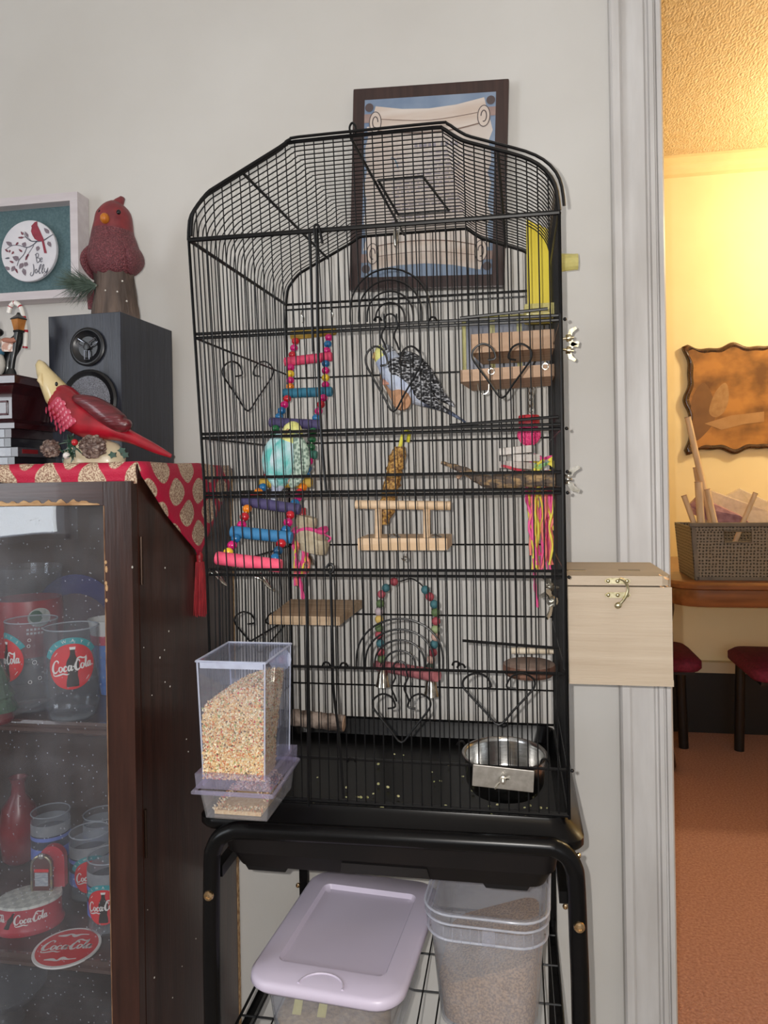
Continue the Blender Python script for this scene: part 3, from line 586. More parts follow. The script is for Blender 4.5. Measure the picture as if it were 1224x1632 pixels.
b = BM(); eloft(b, [at(p.x+9, p.y-5, y=yb+.014-.010*(i/15)**1.5) for i, p in enumerate(ws)], [(max(.001, r.x), max(.0008, r.y)) for r in wr], (0, -1, 0), 14); mk('wing', b, wing_m, bd, sharp=80)
b = BM(); p = at(597, 566, y=yb-.008); eloft(b, [p+V((.006, .004, .002)), p+V((.001, 0, .001)), p+V((-.001, -.002, -.004)), p+V((.002, -.002, -.009))], [(.0045, .004), (.0042, .004), (.003, .003), (.0008, .0008)], (0, -1, 0), 10); mk('beak', b, beak_m, bd, sharp=80)
b = BM(); ell(b, at(609, 560, y=yb-.0145), (.0026, .0018, .0028), n=10, m=7); mk('eye', b, eye_m, bd)
b = BM(); ell(b, at(606, 570, y=yb-.0155), (.002, .001, .0022), n=8, m=5); mk('throat_spot', b, mat('throat_spot_dark', '23232b', .8, ns=100), bd)
for dx in (0, 11):
    for j in range(3):
        b = BM(); a = at(618+dx, 606, y=-.212); tube(b, cr([a+V((.006, .01, .008)), a+V((-.002+j*.003, -.006, .002)), a+V((-.004+j*.0035, -.014, -.004)), a+V((-.004+j*.0035, -.016, -.009))], 3), [.0022]*9+[.0012], 7); mk('toe', b, foot_m, bd)
# --- turquoise parakeet on the ladder
tq = thing('parakeet', at(445, 770, y=-.27), 'turquoise parakeet with pale yellow head sitting on the bead ladder', 'parakeet', None); yt = -.268
tur = mat('turquoise_plumage', '62bdb8', .9, col2='d2dfe8', ns=38, st=(1, 1, .7), bump=.5, bs=260); scal = mat('scalloped_green_grey_wing', '6f8478', .9, col2='b4c6b8', ns=190, lo=.35, hi=.6, tex='vdist', bump=.4, bs=240)
sp = cr([(464, 672, 0), (465, 677, 0), (466, 690, 0), (463, 704, 0), (456, 720, 0), (450, 740, 0), (447, 758, 0), (443, 772, 0), (438, 790, 0), (432, 806, 0)], 3); rs = cr([(.003, .003, 0), (.0115, .012, 0), (.0165, .0165, 0), (.0195, .019, 0), (.0265, .024, 0), (.0275, .025, 0), (.021, .019, 0), (.0115, .01, 0), (.006, .004, 0), (.003, .002, 0)], 3)
b = BM(); eloft(b, [at(p.x, p.y, y=yt) for p in sp], [(r.x, r.y) for r in rs], (0, -1, 0), 20, mi=lambda i: 0 if i < 9 else 1 if i < 21 else 2)
mk('body', b, [head_m, tur, blu], tq, sharp=80)
for sx, m_, pts in ((1, scal, [(478, 692), (487, 710), (490, 735), (484, 758), (472, 776)]), (-1, tur, [(440, 690), (424, 710), (419, 735), (424, 758), (433, 776)])):
    q = cr(pts, 4); n = len(q)-1; b = BM(); eloft(b, [at(p.x-sx*9, p.y, y=yt-.013) for p in q], [(.001+(.0125 if sx > 0 else .0095)*math.sin(PI*(i+.6)/(n+1.2))**.7, .001+.009*math.sin(PI*(i+.6)/(n+1.2))) for i in range(n+1)], (0, -1, 0), 14); mk('wing', b, m_, tq, sharp=80)
b = BM(); p = at(455, 690, y=yt-.016); eloft(b, [p+V((.004, .004, .004)), p+V((0, 0, 0)), p+V((-.001, -.003, -.005))], [(.004, .004), (.0036, .0036), (.0008, .0008)], (0, -1, 0), 10); mk('beak', b, beak_m, tq, sharp=80)
b = BM(); ell(b, at(462, 686, y=yt-.0165), (.0022, .0016, .0024), n=10, m=7); mk('eye', b, eye_m, tq)
for px in (438, 462):
    for j in range(3): b = BM(); a = at(px+j*3, 764, y=-.272); tube(b, cr([a+V((0, .006, .006)), a+V((0, -.002, .002)), a+V((0, -.003, -.005))], 3), .002, 6); mk('toe', b, foot_m, tq)
# --- seed treat stick on a yellow clip
ts = thing('treat_stick', at(612, 838, y=-.19), 'brown seed treat stick hanging from a yellow clip behind the wooden perch', 'treat stick'); A, B = at(637, 712, y=-.19), at(611, 836, y=-.19)
b = BM(); n = 26
rings = []
for i in range(n+1):
    t = i/n; p = A+(B-A)*t; r = .0138*(1 if .06 < t < .9 else .65)+.0012*math.sin(i*2.1); rings.append([p+V((math.cos(2*PI*j/12)*r*(1+.12*math.sin(j*5+i*3)), math.sin(2*PI*j/12)*r, 0)) for j in range(12)])
loft(b, rings); mk('seed_coating', b, mat('honeyed_seed_coating', 'c79a52', .5, col2='6f4a26', ns=210, lo=.4, hi=.6, bump=1., bs=220), ts)
b = BM(); tube(b, [A+V((0, 0, -.002)), at(642, 692, y=-.19), at(648, 686, y=-.19), at(653, 688, y=-.185), at(650, 704, y=-.18)], .0032, 8); mk('clip', b, mat('yellow_clip_plastic', 'd8d24a', .35, col2='c8c038', ns=40), ts)
# --- pine perch stand (two posts between a round bar and a plank)
ps = thing('pine_perch_frame', at(645, 875, y=-.27), 'pale pine hanging perch with two posts between a bar and a plank', 'perch'); y = -.275
b = BM(); tube(b, [at(567, 804, y=y), at(718, 806, y=y)], .0068, 16); mk('bar', b, M['pinex'], ps)
for px in (603, 680): b = BM(); a, c = at(px, 811, y=y), at(px, 860, y=y); tube(b, [a, c], .0055, 12); mk('post', b, M['pine'], ps)
a, c = at(570, 867, y=y-.012), at(713, 868, y=y-.012); b = BM(); box(b, ((a.x+c.x)/2, y+.03, (a.z+c.z)/2), (c.x-a.x, .085, .0185), None, bev=.0012); mk('plank', b, M['pinex'], ps)
for px in (628, 694):
    b = BM(); a = at(px, 858, y=y); lathe(b, [(.011, 0), (.0095, .004), (.006, .0065), (.001, .0083)], a+V((0, 0, -.001)), 16); mk('cup', b, M['steel'], ps)
b = BM(); a = at(644, 880, y=y); tube(b, cr([a, a+V((0, 0, -.006)), a+V((.004, 0, -.009)), a+V((0, 0, -.013)), a+V((-.004, 0, -.009))], 3), .0011, 6); mk('eye_screw', b, M['zinc'], ps)
# --- bead swing with pink perch and bells
sw = thing('bead_swing', at(650, 1080, y=-.25), 'arched bead swing with pink perch and two silver bells', 'swing'); yl, yr_ = -.235, -.275
arcL = [(640, 926), (628, 927), (615, 937), (608, 947), (606, 962), (604, 975), (604, 987), (604, 1001), (604, 1012), (606, 1025), (607, 1039), (608, 1050)]
arcR = [(678, 940), (685, 951), (692, 963), (694, 976), (695, 990), (694, 1003), (694, 1015), (692, 1027), (690, 1040), (687, 1051), (686, 1063)]
cL = ['red', 'tl', 'pk', 'gr', 'lil', 'ye', 'gr', 'red', 'tl', 'red', 'gr']; cR = ['tl', 'red', 'tl', 'gr', 'red', 'lgr', 'pe', 'tl', 'red', 'pe', 'dgr']
SB = {k: mat('swing_bead_'+k, v, .65, ns=90) for k, v in dict(red='96404a', tl='36646c', pk='a8525f', gr='4f643f', lil='a8989e', ye='c2a45a', lgr='8c9a70', pe='ba988c', dgr='36453a').items()}
wp = [at(px, py, y=yl) for px, py in [(606, 1062)]+arcL[::-1]]+[at(655, 922, y=-.25), at(668, 929, y=-.26)]+[at(px, py, y=yr_) for px, py in arcR+[(686, 1076)]]
b = BM(); tube(b, cr(wp, 3), .0010, 6); mk('wire_arch', b, K, sw)
proto2 = None
for lst, cs, y in ((arcL[1:], cL, yl), (arcR, cR, yr_)):
    for (px, py), cn in zip(lst, cs):
        p = at(px, py, y=y)
        if proto2 is None: b = BM(); ell(b, p, .0066, n=14, m=10); proto2 = mk('bead', b, SB[cn], sw); pz2 = W[proto2.name]-p
        else: dup(proto2, p+pz2, sw, SB[cn])
b = BM(); a, c = at(600, 1060, y=yl+.03), at(697, 1077, y=yr_-.02); tube(b, [a, a+(c-a)*.03, c-(c-a)*.03, c], [.007, .0085, .0098, .0088], 16); mk('perch', b, mat('dyed_pink_wood', 'b06c70', .7, col2='9a585e', ns=50, st=(.3, 3, 3)), sw)
for px, py, y in ((610, 1084, yl), (687, 1098, yr_)):
    a = at(px, py-18, y=y); b = BM(); lathe(b, [(.0026, .0), (.005, -.001), (.0082, -.007), (.0094, -.017), (.011, -.024), (.012, -.027), (.0105, -.027), (.007, -.014), (.001, -.003)], a, 20); bell = mk('bell', b, mat('nickel_bell', 'c2bdb2', .25, 1., col2='9a948a', ns=120), sw); b = BM(); tube(b, [a, a+V((0, 0, .006))], .001, 6); ell(b, a+V((0, 0, -.021)), .0028, n=8, m=6); mk('clapper', b, M['zinc'], bell)
# --- ledge shelf, log perch and coin perch
oak = mat('ledge_wood', 'b59c80', .7, col2='9c8266', ns=22, st=(.3, 3, 3), bump=.2, bs=60)
zt_ = .886; q = [at(463, 957, y=-.1), at(577, 957, y=-.1), at(541, 986, y=-.262), at(429, 985, y=-.262)]
b = BM(); prism(b, [(p.x, p.y, zt_) for p in q], (0, 0, -.0135)); lg = mk('wooden_ledge', b, oak, None, 'flat wooden ledge platform bolted low on the left back of the cage', 'ledge', flat=True)
bark = mat('grey_bark', '8a7b70', .9, col2='4a3c34', ns=45, st=(1, 1, 1), lo=.4, hi=.62, bump=1., bs=60); ring_m = mat('cut_wood_end', 'b3937a', .75, col2='8d6d57', ns=60)
b = BM(); a, c = at(466, 1143, y=-.25), at(548, 1153, y=-.25); n = 12
tube(b, [a+(c-a)*i/n for i in range(n+1)], [.0128+.0008*math.sin(i*2.3) for i in range(n+1)], 16); lp = mk('log_perch', b, bark, None, 'short bark-covered log perch just right of the seed feeder', 'perch')
b = BM(); d = (c-a).normalized(); tube(b, [c, c+d*.0012], .0118, 16); mk('cut_end', b, ring_m, lp)
tp = thing('wood_slice_perch', at(845, 1078, y=-.25), 'round brown wood slice with a white dowel mounted on the right side', 'perch'); y = -.255
b = BM(); a, c = at(815, 1037, y=y), at(882, 1037, y=y); tube(b, [a, c], .0047, 12); mk('dowel', b, mat('white_sanded_dowel', 'd8ccb8', .8, col2='c6b79f', ns=70), tp)
a = at(843, 1064, y=y); b = BM(); lathe(b, [(.001, -.0105), (.034, -.0105), (.0385, -.006), (.039, 0), (.038, .006), (.036, .0075), (.001, .0075)], a, 26, rotz(.3), mi=lambda i: 1 if i >= 4 else 0); mk('slice', b, [mat('reddish_wood_slice', '7d5a4a', .85, col2='5a3c30', ns=36, bump=.6, bs=60), mat('greyish_cut_face', '98857a', .8, col2='7f6a5e', ns=40)], tp)
# --- natural branch perch
br = thing('branch_perch', at(800, 770, y=-.23), 'forked natural twig perch with rough bark at the middle right', 'perch')
pts = [at(703, 737, y=-.22), at(722, 743, y=-.22), at(740, 750, y=-.225), at(758, 760, y=-.225), at(775, 767, y=-.23), at(795, 768, y=-.235), at(825, 765, y=-.24), at(855, 764, y=-.245), at(886, 764, y=-.25)]
q = cr(pts, 4); b = BM(); tube(b, q, [.0022+.0095*min(1, i/20)+.0007*math.sin(i*1.7) for i in range(len(q))], 12); mk('branch', b, mat('twig_bark', '5f5249', .9, col2='a88a62', ns=95, st=(.6, 1.5, 1.5), lo=.48, hi=.68, bump=1., bs=120), br)
b = BM(); tube(b, [at(729, 762, y=-.225), at(736, 753, y=-.225), at(744, 752, y=-.225)], [.003, .0045, .006], 10); mk('twig_stub', b, MATS['cut_wood_end'], br)
def wingnut(a, s, par, ax=V((1, 0, 0)), m=None):
    """threaded end with a butterfly nut, axis along ax"""
    m = m or M['zinc']; az = V(ax).normalized(); axx = V((0, 0, 1)) if abs(az.z) < .5 else V((1, 0, 0))
    if abs(az.y) > .9: axx = V((.8, 0, .6))
    axx = (axx-az*axx.dot(az)).normalized(); ay = az.cross(axx); R = MX((axx, ay, az)).transposed(); b = BM()
    lathe(b, [(.0021, -.006), (.0021, .004), (.0045*s, .004), (.0052*s, .006), (.0046*s, .011), (.0021, .011), (.0021, .015), (.0005, .0155)], a, 12, R)
    for k in (-1, 1):
        o_ = [V((k*.003, 0, .005)), V((k*.011, 0, .009)), V((k*.0135, 0, .017)), V((k*.0105, 0, .0185)), V((k*.0065, 0, .0125)), V((k*.003, 0, .011))]
        prism(b, [V(a)+R@(p*s+V((0, -.001, 0))) for p in o_], R@V((0, .002, 0)))
    return mk('wing_nut', b, m, par)
wingnut(at(899, 764, y=-.25)+V((-.004, 0, 0)), 1.5, br, V((1, -.25, 0)))
# --- right hand shred toy
t1 = thing('shred_toy', at(850, 970, y=-.19), 'pink ball shredding toy with long neon paper strips hanging on the right', 'bird toy'); y = -.19
b = BM()
for i in range(5): a = at(846, 612+i*10, y=y); tube(b, cr([a+V((.003*math.cos(t), .001*(i % 2)*math.sin(t), .0065*math.sin(t))) for t in [2*PI*j/8 for j in range(8)]], 2, True), .0009, 5, closed=True)
tube(b, cr([at(846, 610, y=y), at(852, 620, y=y), at(848, 640, y=y), at(844, 650, y=y)], 3), .0011, 6); mk('chain', b, M['zinc'], t1, kind='stuff')
a = at(843, 668, y=y); b = BM(); lathe(b, [(.001, .006), (.0155, .006), (.0165, .004), (.0165, -.009), (.001, -.009)], a, 22); mk('cap', b, mat('red_toy_wood', 'b5232f', .5, ns=50), t1)
a = at(843, 692, y=y); b = BM(); rnd = random.Random(3)
for i in range(26):
    u = V((rnd.gauss(0, 1), rnd.gauss(0, 1), rnd.gauss(0, 1))).normalized(); v = u.orthogonal().normalized(); w_ = u.cross(v); tube(b, [a+(v*math.cos(2*PI*j/16)+w_*math.sin(2*PI*j/16))*.0175 for j in range(16)], .0012, 4, closed=True)
ell(b, a, .0155); mk('wicker_ball', b, mat('pink_wicker', 'ea4f88', .5, col2='d63a74', ns=60), t1)
pap = mat('white_shredded_paper', 'd9d3cd', .8, col2='c5bdb6', ns=60, bump=.7, bs=90); rp = mat('red_crinkle_paper', 'c03548', .6, ns=40)
for i, (px, py, hw, m_) in enumerate(((822, 718, .026, pap), (834, 730, .022, pap), (826, 742, .026, pap))):
    a = at(px, py, y=y+.004*i); b = BM(); box(b, a, (hw*2, .034, .0115), rotz(.3*i)@roty(.08*(i-1)), bev=.002); mk('paper_block', b, m_, t1)
for i in range(3):
    b = BM(); a = at(808+i*14, 744+i*4, y=y-.02); box(b, a, (.018, .012, .004), roty(.25)@rotz(.4*i)); mk('red_tag', b, rp, t1)
neon = [mat('neon_pink_paper', 'f05a9c', .6, col2='e2498c', ns=60), mat('neon_yellow_paper', 'ead94e', .6, ns=60), mat('salmon_paper', 'ee7f74', .6, ns=60), mat('lime_teal_paper', 'b6cf5a', .6, col2='4c9a94', ns=90)]
def strand(par, pts, wd, m_):
    q = cr(pts, 4); b = BM(); tube(b, q, [wd*(1+.25*math.sin(i*1.9)) for i in range(len(q))], 5); return mk('paper_strip', b, m_, par)
rn = random.Random(5)
for i in range(24):
    px = 836+rn.random()*48; top_ = 745+rn.random()*20; bot = rn.choice((830, 860, 885, 900, 905, 910)); k = rn.choice((0, 0, 0, 1, 1, 2, 2, 3))
    yy = y+rn.uniform(-.02, .02); strand(t1, [at(px+rn.gauss(0, 3)+(860-px)*.25*j/5, top_+(bot-top_)*j/5, y=yy+rn.gauss(0, .002)) for j in range(6)], rn.uniform(.0014, .003), neon[k])
strand(t1, [at(851, 890, y=y), at(852, 915, y=y), at(853, 940, y=y), at(857, 968, y=y)], .0022, neon[0]); strand(t1, [at(870, 800, y=y), at(878, 825, y=y), at(883, 845, y=y)], .002, neon[1])
for i in range(8):
    a = at(845+rn.random()*40, 730+rn.random()*28, y=y+rn.uniform(-.02, .02)); strand(t1, [a, a+V((rn.gauss(0, .008), 0, .006)), a+V((rn.gauss(0, .012), 0, -.004)), a+V((rn.gauss(0, .012), 0, .004))], .0022, neon[rn.choice((1, 3, 0))])
# --- left hand shred toy
t2 = thing('shred_toy', at(490, 900, y=-.17), 'cream loofah shredding toy with pink paper strips behind the bead ladder', 'bird toy'); y = -.17
loof = mat('cream_loofah', 'cbbfa6', .9, col2='b3a58c', ns=70, bump=.9, bs=90)
for px, py, r, h in ((488, 832, .018, .010), (494, 855, .026, .012), (500, 868, .026, .012)):
    a = at(px, py, y=y); b = BM(); lathe(b, [(.001, -h), (r*.9, -h), (r, -h*.5), (r, h*.5), (r*.9, h), (.001, h)], a, 18, roty(.25)); mk('loofah_slice', b, loof, t2)
a = at(481, 815, y=y); b = BM(); lathe(b, [(.001, -.006), (.007, -.006), (.007, .006), (.001, .006)], a, 12); mk('bead', b, CL['red'], t2)
a = at(494, 845, y=y); b = BM(); q = [a+V((.028*math.cos(t), .02*math.sin(t), .003*math.sin(3*t))) for t in [2*PI*j/14 for j in range(14)]]; tube(b, cr(q, 2, True), .004, 6, closed=True); mk('paper_band', b, neon[0], t2)
for i in range(10):
    px = 470+rn.random()*22; strand(t2, [at(px+rn.gauss(0, 3), 850+j*(60+rn.random()*30)/4, y=y-.01+rn.gauss(0, .004)) for j in range(5)], rn.uniform(.0014, .0026), neon[rn.choice((0, 0, 0, 1, 2))])
strand(t2, [at(472, 890, y=y), at(476, 915, y=y), at(480, 935, y=y), at(483, 955, y=y)], .003, neon[0]); strand(t2, [at(508, 850, y=y), at(520, 853, y=y), at(527, 858, y=y), at(520, 866, y=y)], .0015, neon[0])
a = at(491, 884, y=y); b = BM(); lathe(b, [(.001, 0), (.004, -.001), (.008, -.008), (.011, -.0165), (.0095, -.0165), (.001, -.004)], a, 18); mk('bell', b, MATS['nickel_bell'], t2)
# --- double ledge perch at the top right with brass wing nuts
dl = thing('double_ledge_perch', at(815, 615, y=-.22), 'two-step tan wooden ledge perch screwed to the top right side', 'perch')
lw = mat('tan_ledge_wood', 'bb9d84', .7, col2='a6866c', ns=22, st=(.3, 3, 3), bump=.15, bs=60)
def ledge(l, r, h, y0, y1, nm):
    a, c = at(*l, y=y0), at(*r, y=y0); b = BM(); prism(b, [(a.x, y0, a.z), (c.x, y0, c.z), (c.x, y1, c.z), (a.x+.012, y1, a.z), (a.x, y0+.01, a.z)], (0, 0, -h)); return mk(nm, b, lw, dl, flat=True)
ledge((750, 533), (888, 524), .028, -.27, -.15, 'step'); ledge((732, 590), (883, 580), .017, -.31, -.19, 'step')
for px, py in ((783, 592), (869, 584)):
    b = BM(); a = at(px, py, y=-.315); tube(b, cr([a+V((.0042*math.cos(t), 0, .0042*math.sin(t))) for t in [2*PI*j/10 for j in range(10)]], 2, True), .0011, 6, closed=True); tube(b, [a+V((0, 0, .005)), a+V((0, .006, .009))], .0011, 6); mk('eye_screw', b, M['zinc'], dl)
for py in (540, 557): wingnut(at(898, py, y=-.24), 1.15, dl, V((1, 0, .1 if py < 550 else -.2)), mat('pale_brass_nut', 'd8cdb2', .25, 1., col2='a89a78', ns=160))
b = BM(); tube(b, cr([at(762, 610, y=-.28), at(763, 622, y=-.28), at(770, 628, y=-.28), at(778, 624, y=-.28), at(779, 612, y=-.28)], 3), .001, 6); mk('wire_loop', b, M['zinc'], dl)
# --- yellow feeder hood and yellow mirror frame
yl_m = mat('yellow_plastic', 'dcc93c', .4, col2='cdb82c', ns=8); ylp = glass('yellow_clear_plastic', (.95, .92, .55), .5, (.88, .84, .42), .12, 1.45)
fh = thing('hooded_feeder', at(862, 500, y=-.2), 'opaque yellow plastic feeder hood standing tall at the top right', 'feeder')
a, c = at(839, 349, y=-.2), at(888, 372, y=-.2); zb_ = at(860, 502, y=-.2).z
b = BM(); prism(b, [(a.x, -.2, zb_), (a.x, -.2, a.z), (c.x, -.2, c.z), (c.x, -.2, zb_)], (0, .06, 0)); mk('hood', b, yl_m, fh, flat=True)
b = BM(); bx(b, a.x+.008, a.x+.011, -.203, -.2, zb_, a.z-.006); mk('hood_rib', b, yl_m, fh)
p = at(906, 418, y=-.17); b = BM(); xa, xb = .240, at(921, 418, y=-.17).x
loft(b, [[V((x, -.17+h*.9*math.cos(t), p.z+h*math.sin(t))) for t in [2*PI*i/12+PI/12 for i in range(12)]] for x, h in ((xa-.03, .006), (xa, .0155), (xb-.006, .0125), (xb, .0125))]); mk('filler_spout', b, ylp, fh, flat=True)
mf = thing('mirror_house', at(800, 600, y=-.11), 'clear yellow framed mirror toy behind the wooden ledges', 'bird toy'); y = -.115
a, c = at(737, 508, y=y), at(885, 600, y=y); b = BM(); t_ = .006
bx(b, a.x, a.x+t_, y-.012, y, c.z, a.z); bx(b, c.x-t_, c.x, y-.012, y, c.z, a.z); bx(b, a.x, c.x, y-.012, y, a.z-t_, a.z); bx(b, a.x, c.x, y-.012, y, c.z, c.z+t_)
for i in (.33, .62): x = a.x+(c.x-a.x)*i; bx(b, x-.004, x+.004, y-.012, y, c.z, a.z)
mk('frame', b, ylp, mf, flat=True)
b = BM(); bx(b, a.x+.004, c.x-.004, y-.003, y-.001, c.z+.004, a.z-.004); mk('mirror', b, mat('toy_mirror', '66666a', .3, 1., col2='505054', ns=9), mf)
b = BM(); q = at(862, 500, y=-.25); box(b, q, (.05, .07, .018), bev=.004); mk('roof_cap', b, ylp, mf)
# --- steel bowl clamped to the front
bo = thing('steel_bowl', at(803, 1280, y=-.362), 'round stainless steel food bowl clamped inside the cage front', 'bowl')
a = at(804, 1200, y=-.362); r = .0555; zr = a.z
b = BM(); prof = [(r+.001, 0), (r+.002, .0012), (r, .0022), (r-.002, .001), (r-.0035, -.004), (r-.006, -.035), (r-.012, -.0455), (.02, -.0475), (.001, -.0475), (.001, -.0495), (.03, -.0495), (r-.009, -.047), (r-.003, -.036), (r-.001, -.004)]
lathe(b, prof+[prof[0]], (a.x, -.364, zr), 40, rotx(.05), cap=False); mk('basin', b, M['steel'], bo, sharp=60)
b = BM(); lathe(b, [(.001, 0), (.045, 0)], (a.x, -.364, zr-.042), 30, rotx(.05), cap=False); mk('water', b, glass('still_water', (.75, .75, .72), .05, (.3, .3, .28), .02, 1.33), bo)
l, r_ = at(753, 1237, y=-.437), at(851, 1243, y=-.437); b = BM(); box(b, ((l.x+r_.x)/2, -.4375, (l.z+r_.z)/2), (r_.x-l.x, .0025, .0275), roty(.06), bev=.001); pl = mk('clamp_plate', b, mat('dull_steel_plate', 'bdb9b2', .38, 1., col2='aaa59d', ns=120), bo)
wingnut(V(((l.x+r_.x)/2, -.437, (l.z+r_.z)/2)), .95, pl, V((0, -1, 0)))
p = at(872, 936, y=-.3); wingnut(p+V((.012, 0, 0)), 1.25, nb, V((-1, -.2, .1))); p = at(884, 956, y=-.385); wingnut(p+V((.0, 0, 0)), 1.5, nb, V((-.5, -1, -.1)))
# ================================================================== CHINA CABINET on the left
XR, YC, ZT = -.3685, -.38, 1.124; XL = -1.02
cb = thing('display_cabinet', ((XL+XR)/2, -.2, 0), 'dark mahogany glass-fronted display cabinet left of the birdcage', 'cabinet')
b = BM(); bx(b, XR-.016, XR, YC+.002, -.016, 0, ZT-.02); mk('side_panel', b, M['mahog'], cb)
b = BM(); bx(b, XL, XL+.016, YC+.002, -.016, 0, ZT-.02); mk('side_panel', b, M['mahog'], cb)
b = BM(); bx(b, XL, XR-.001, -.016, -.008, 0, ZT-.02); mk('back_panel', b, mat('cabinet_back_board', '4a342c', .5, col2='3a2720', ns=12, st=(3, 3, .3)), cb)
b = BM(); bx(b, XR-.004, XR+.001, -.016, -.006, 0, ZT-.02); mk('raw_back_edge', b, M['raw'], cb)
b = BM(); bx(b, XL-.006, XR+.004, YC-.006, -.006, ZT-.02, ZT, bev=.003); mk('top', b, M['mahogx'], cb)
shz = [.736, .376, .16]
for z in shz:
    b = BM(); bx(b, XL+.016, XR-.016, -.352, -.017, z-.016, z); s_ = mk('shelf', b, M['mahogx'], cb)
    b = BM(); prism(b, [(XL+.016, -.352, z+.002), (XL+.016, -.357, z+.002), (XL+.016, -.358, z-.003), (XL+.016, -.356, z-.0045), (XL+.016, -.356, z-.007), (XL+.016, -.360, z-.009), (XL+.016, -.360, z-.014), (XL+.016, -.356, z-.018), (XL+.016, -.352, z-.018)], (XR-XL-.032, 0, 0)); mk('edge_moulding', b, mat('glossy_shelf_moulding', '4c352f', .22, ns=20, coat=.5), s_, sharp=30)
XI = at(177, 900, y=YC).x; ZI = at(90, 806, y=YC).z
b = BM(); bx(b, XI, XR, YC-.018, YC, .02, ZT-.022, bev=.0012); mk('door_stile', b, M['mahog'], cb)
b = BM(); bx(b, XL, XL+.044, YC-.018, YC, .02, ZT-.022, bev=.0012); mk('door_stile', b, M['mahog'], cb)
b = BM(); bx(b, XL+.044, XI, YC-.018, YC, ZI, ZT-.022, bev=.0012); mk('door_rail', b, M['mahogx'], cb)
b = BM(); bx(b, XL+.044, XI, YC-.018, YC, .02, .07, bev=.0012); mk('door_rail', b, M['mahogx'], cb)
b = BM(); bx(b, XL+.044, XI+.001, YC-.009, YC-.006, .07, ZI+.001)
mk('glass_pane', b, glass('dusty_door_glass', (.93, .94, .95), .045, (.75, .78, .88), .012, 1.62, dust=.3, wob=.12, dscale=14.), cb, flat=True)
# torn veneer along the rail and nicks down the stile
b = BM(); n = 60; prev = None; rings = []
for i in range(n+1):
    x = -.66+(XI-.006+.66)*i/n; h = .006+.0022*math.sin(i*1.3)+random.uniform(-.0012, .0012); h *= min(1, (n-i)/8+.2)
    rings.append([V((x, YC-.0187, ZI+.001)), V((x, YC-.0187, ZI+.001+h)), V((x, YC-.0165, ZI+.001+h*.8)), V((x, YC-.0165, ZI+.001))])
loft(b, rings); mk('torn_veneer', b, M['raw'], cb)
b = BM(); prism(b, [(XI-.0002, YC-.0185, .1), (XI+.0014, YC-.0185, .1), (XI+.0014, YC-.0185, ZI), (XI-.0002, YC-.0185, ZI)], (0, .002, 0)); mk('worn_inner_edge', b, mat('worn_edge_wood', '8a6a50', .8, col2='5a3d2c', ns=80, st=(1, 1, .4)), cb)
for i, z in enumerate((.985, .975, .955, .948, .93)):
    b = BM(); ell(b, (XI+.002+.001*(i % 2), YC-.018, z), (.002, .0012, .003+.002*(i % 2)), n=7, m=5); mk('nick', b, M['raw'], cb)
for z in (.95, .55):
    b = BM(); tube(b, [(XR+.0015, YC+.006, z), (XR+.0015, YC+.006, z+.07)], .0022, 8); mk('hinge', b, mat('dark_bronze_hinge', '3a2c24', .4, .8, ns=100), cb)
b = BM(); rn = random.Random(21)
for px, py, k in ((263, 905, 1), (262, 1036, .8), (255, 1048, 1.2), (269, 1006, 1), (263, 1087, .8), (271, 1094, 1), (229, 1032, .6), (242, 1108, .6), (297, 1178, .7), (300, 1198, .8), (235, 1450, .5), (246, 1558, 1), (275, 1590, .6), (312, 1496, .6), (290, 1540, .6), (211, 904, 1.3)):
    p = at(px, py, x=XR) if px > 225 else at(px, py, y=YC-.018); ell(b, p, (.001, .0016*k, .0016*k), n=7, m=5)
mk('paint_speck', b, mat('white_paint_speck', 'cfcac2', .7, ns=100), cb, kind='stuff')
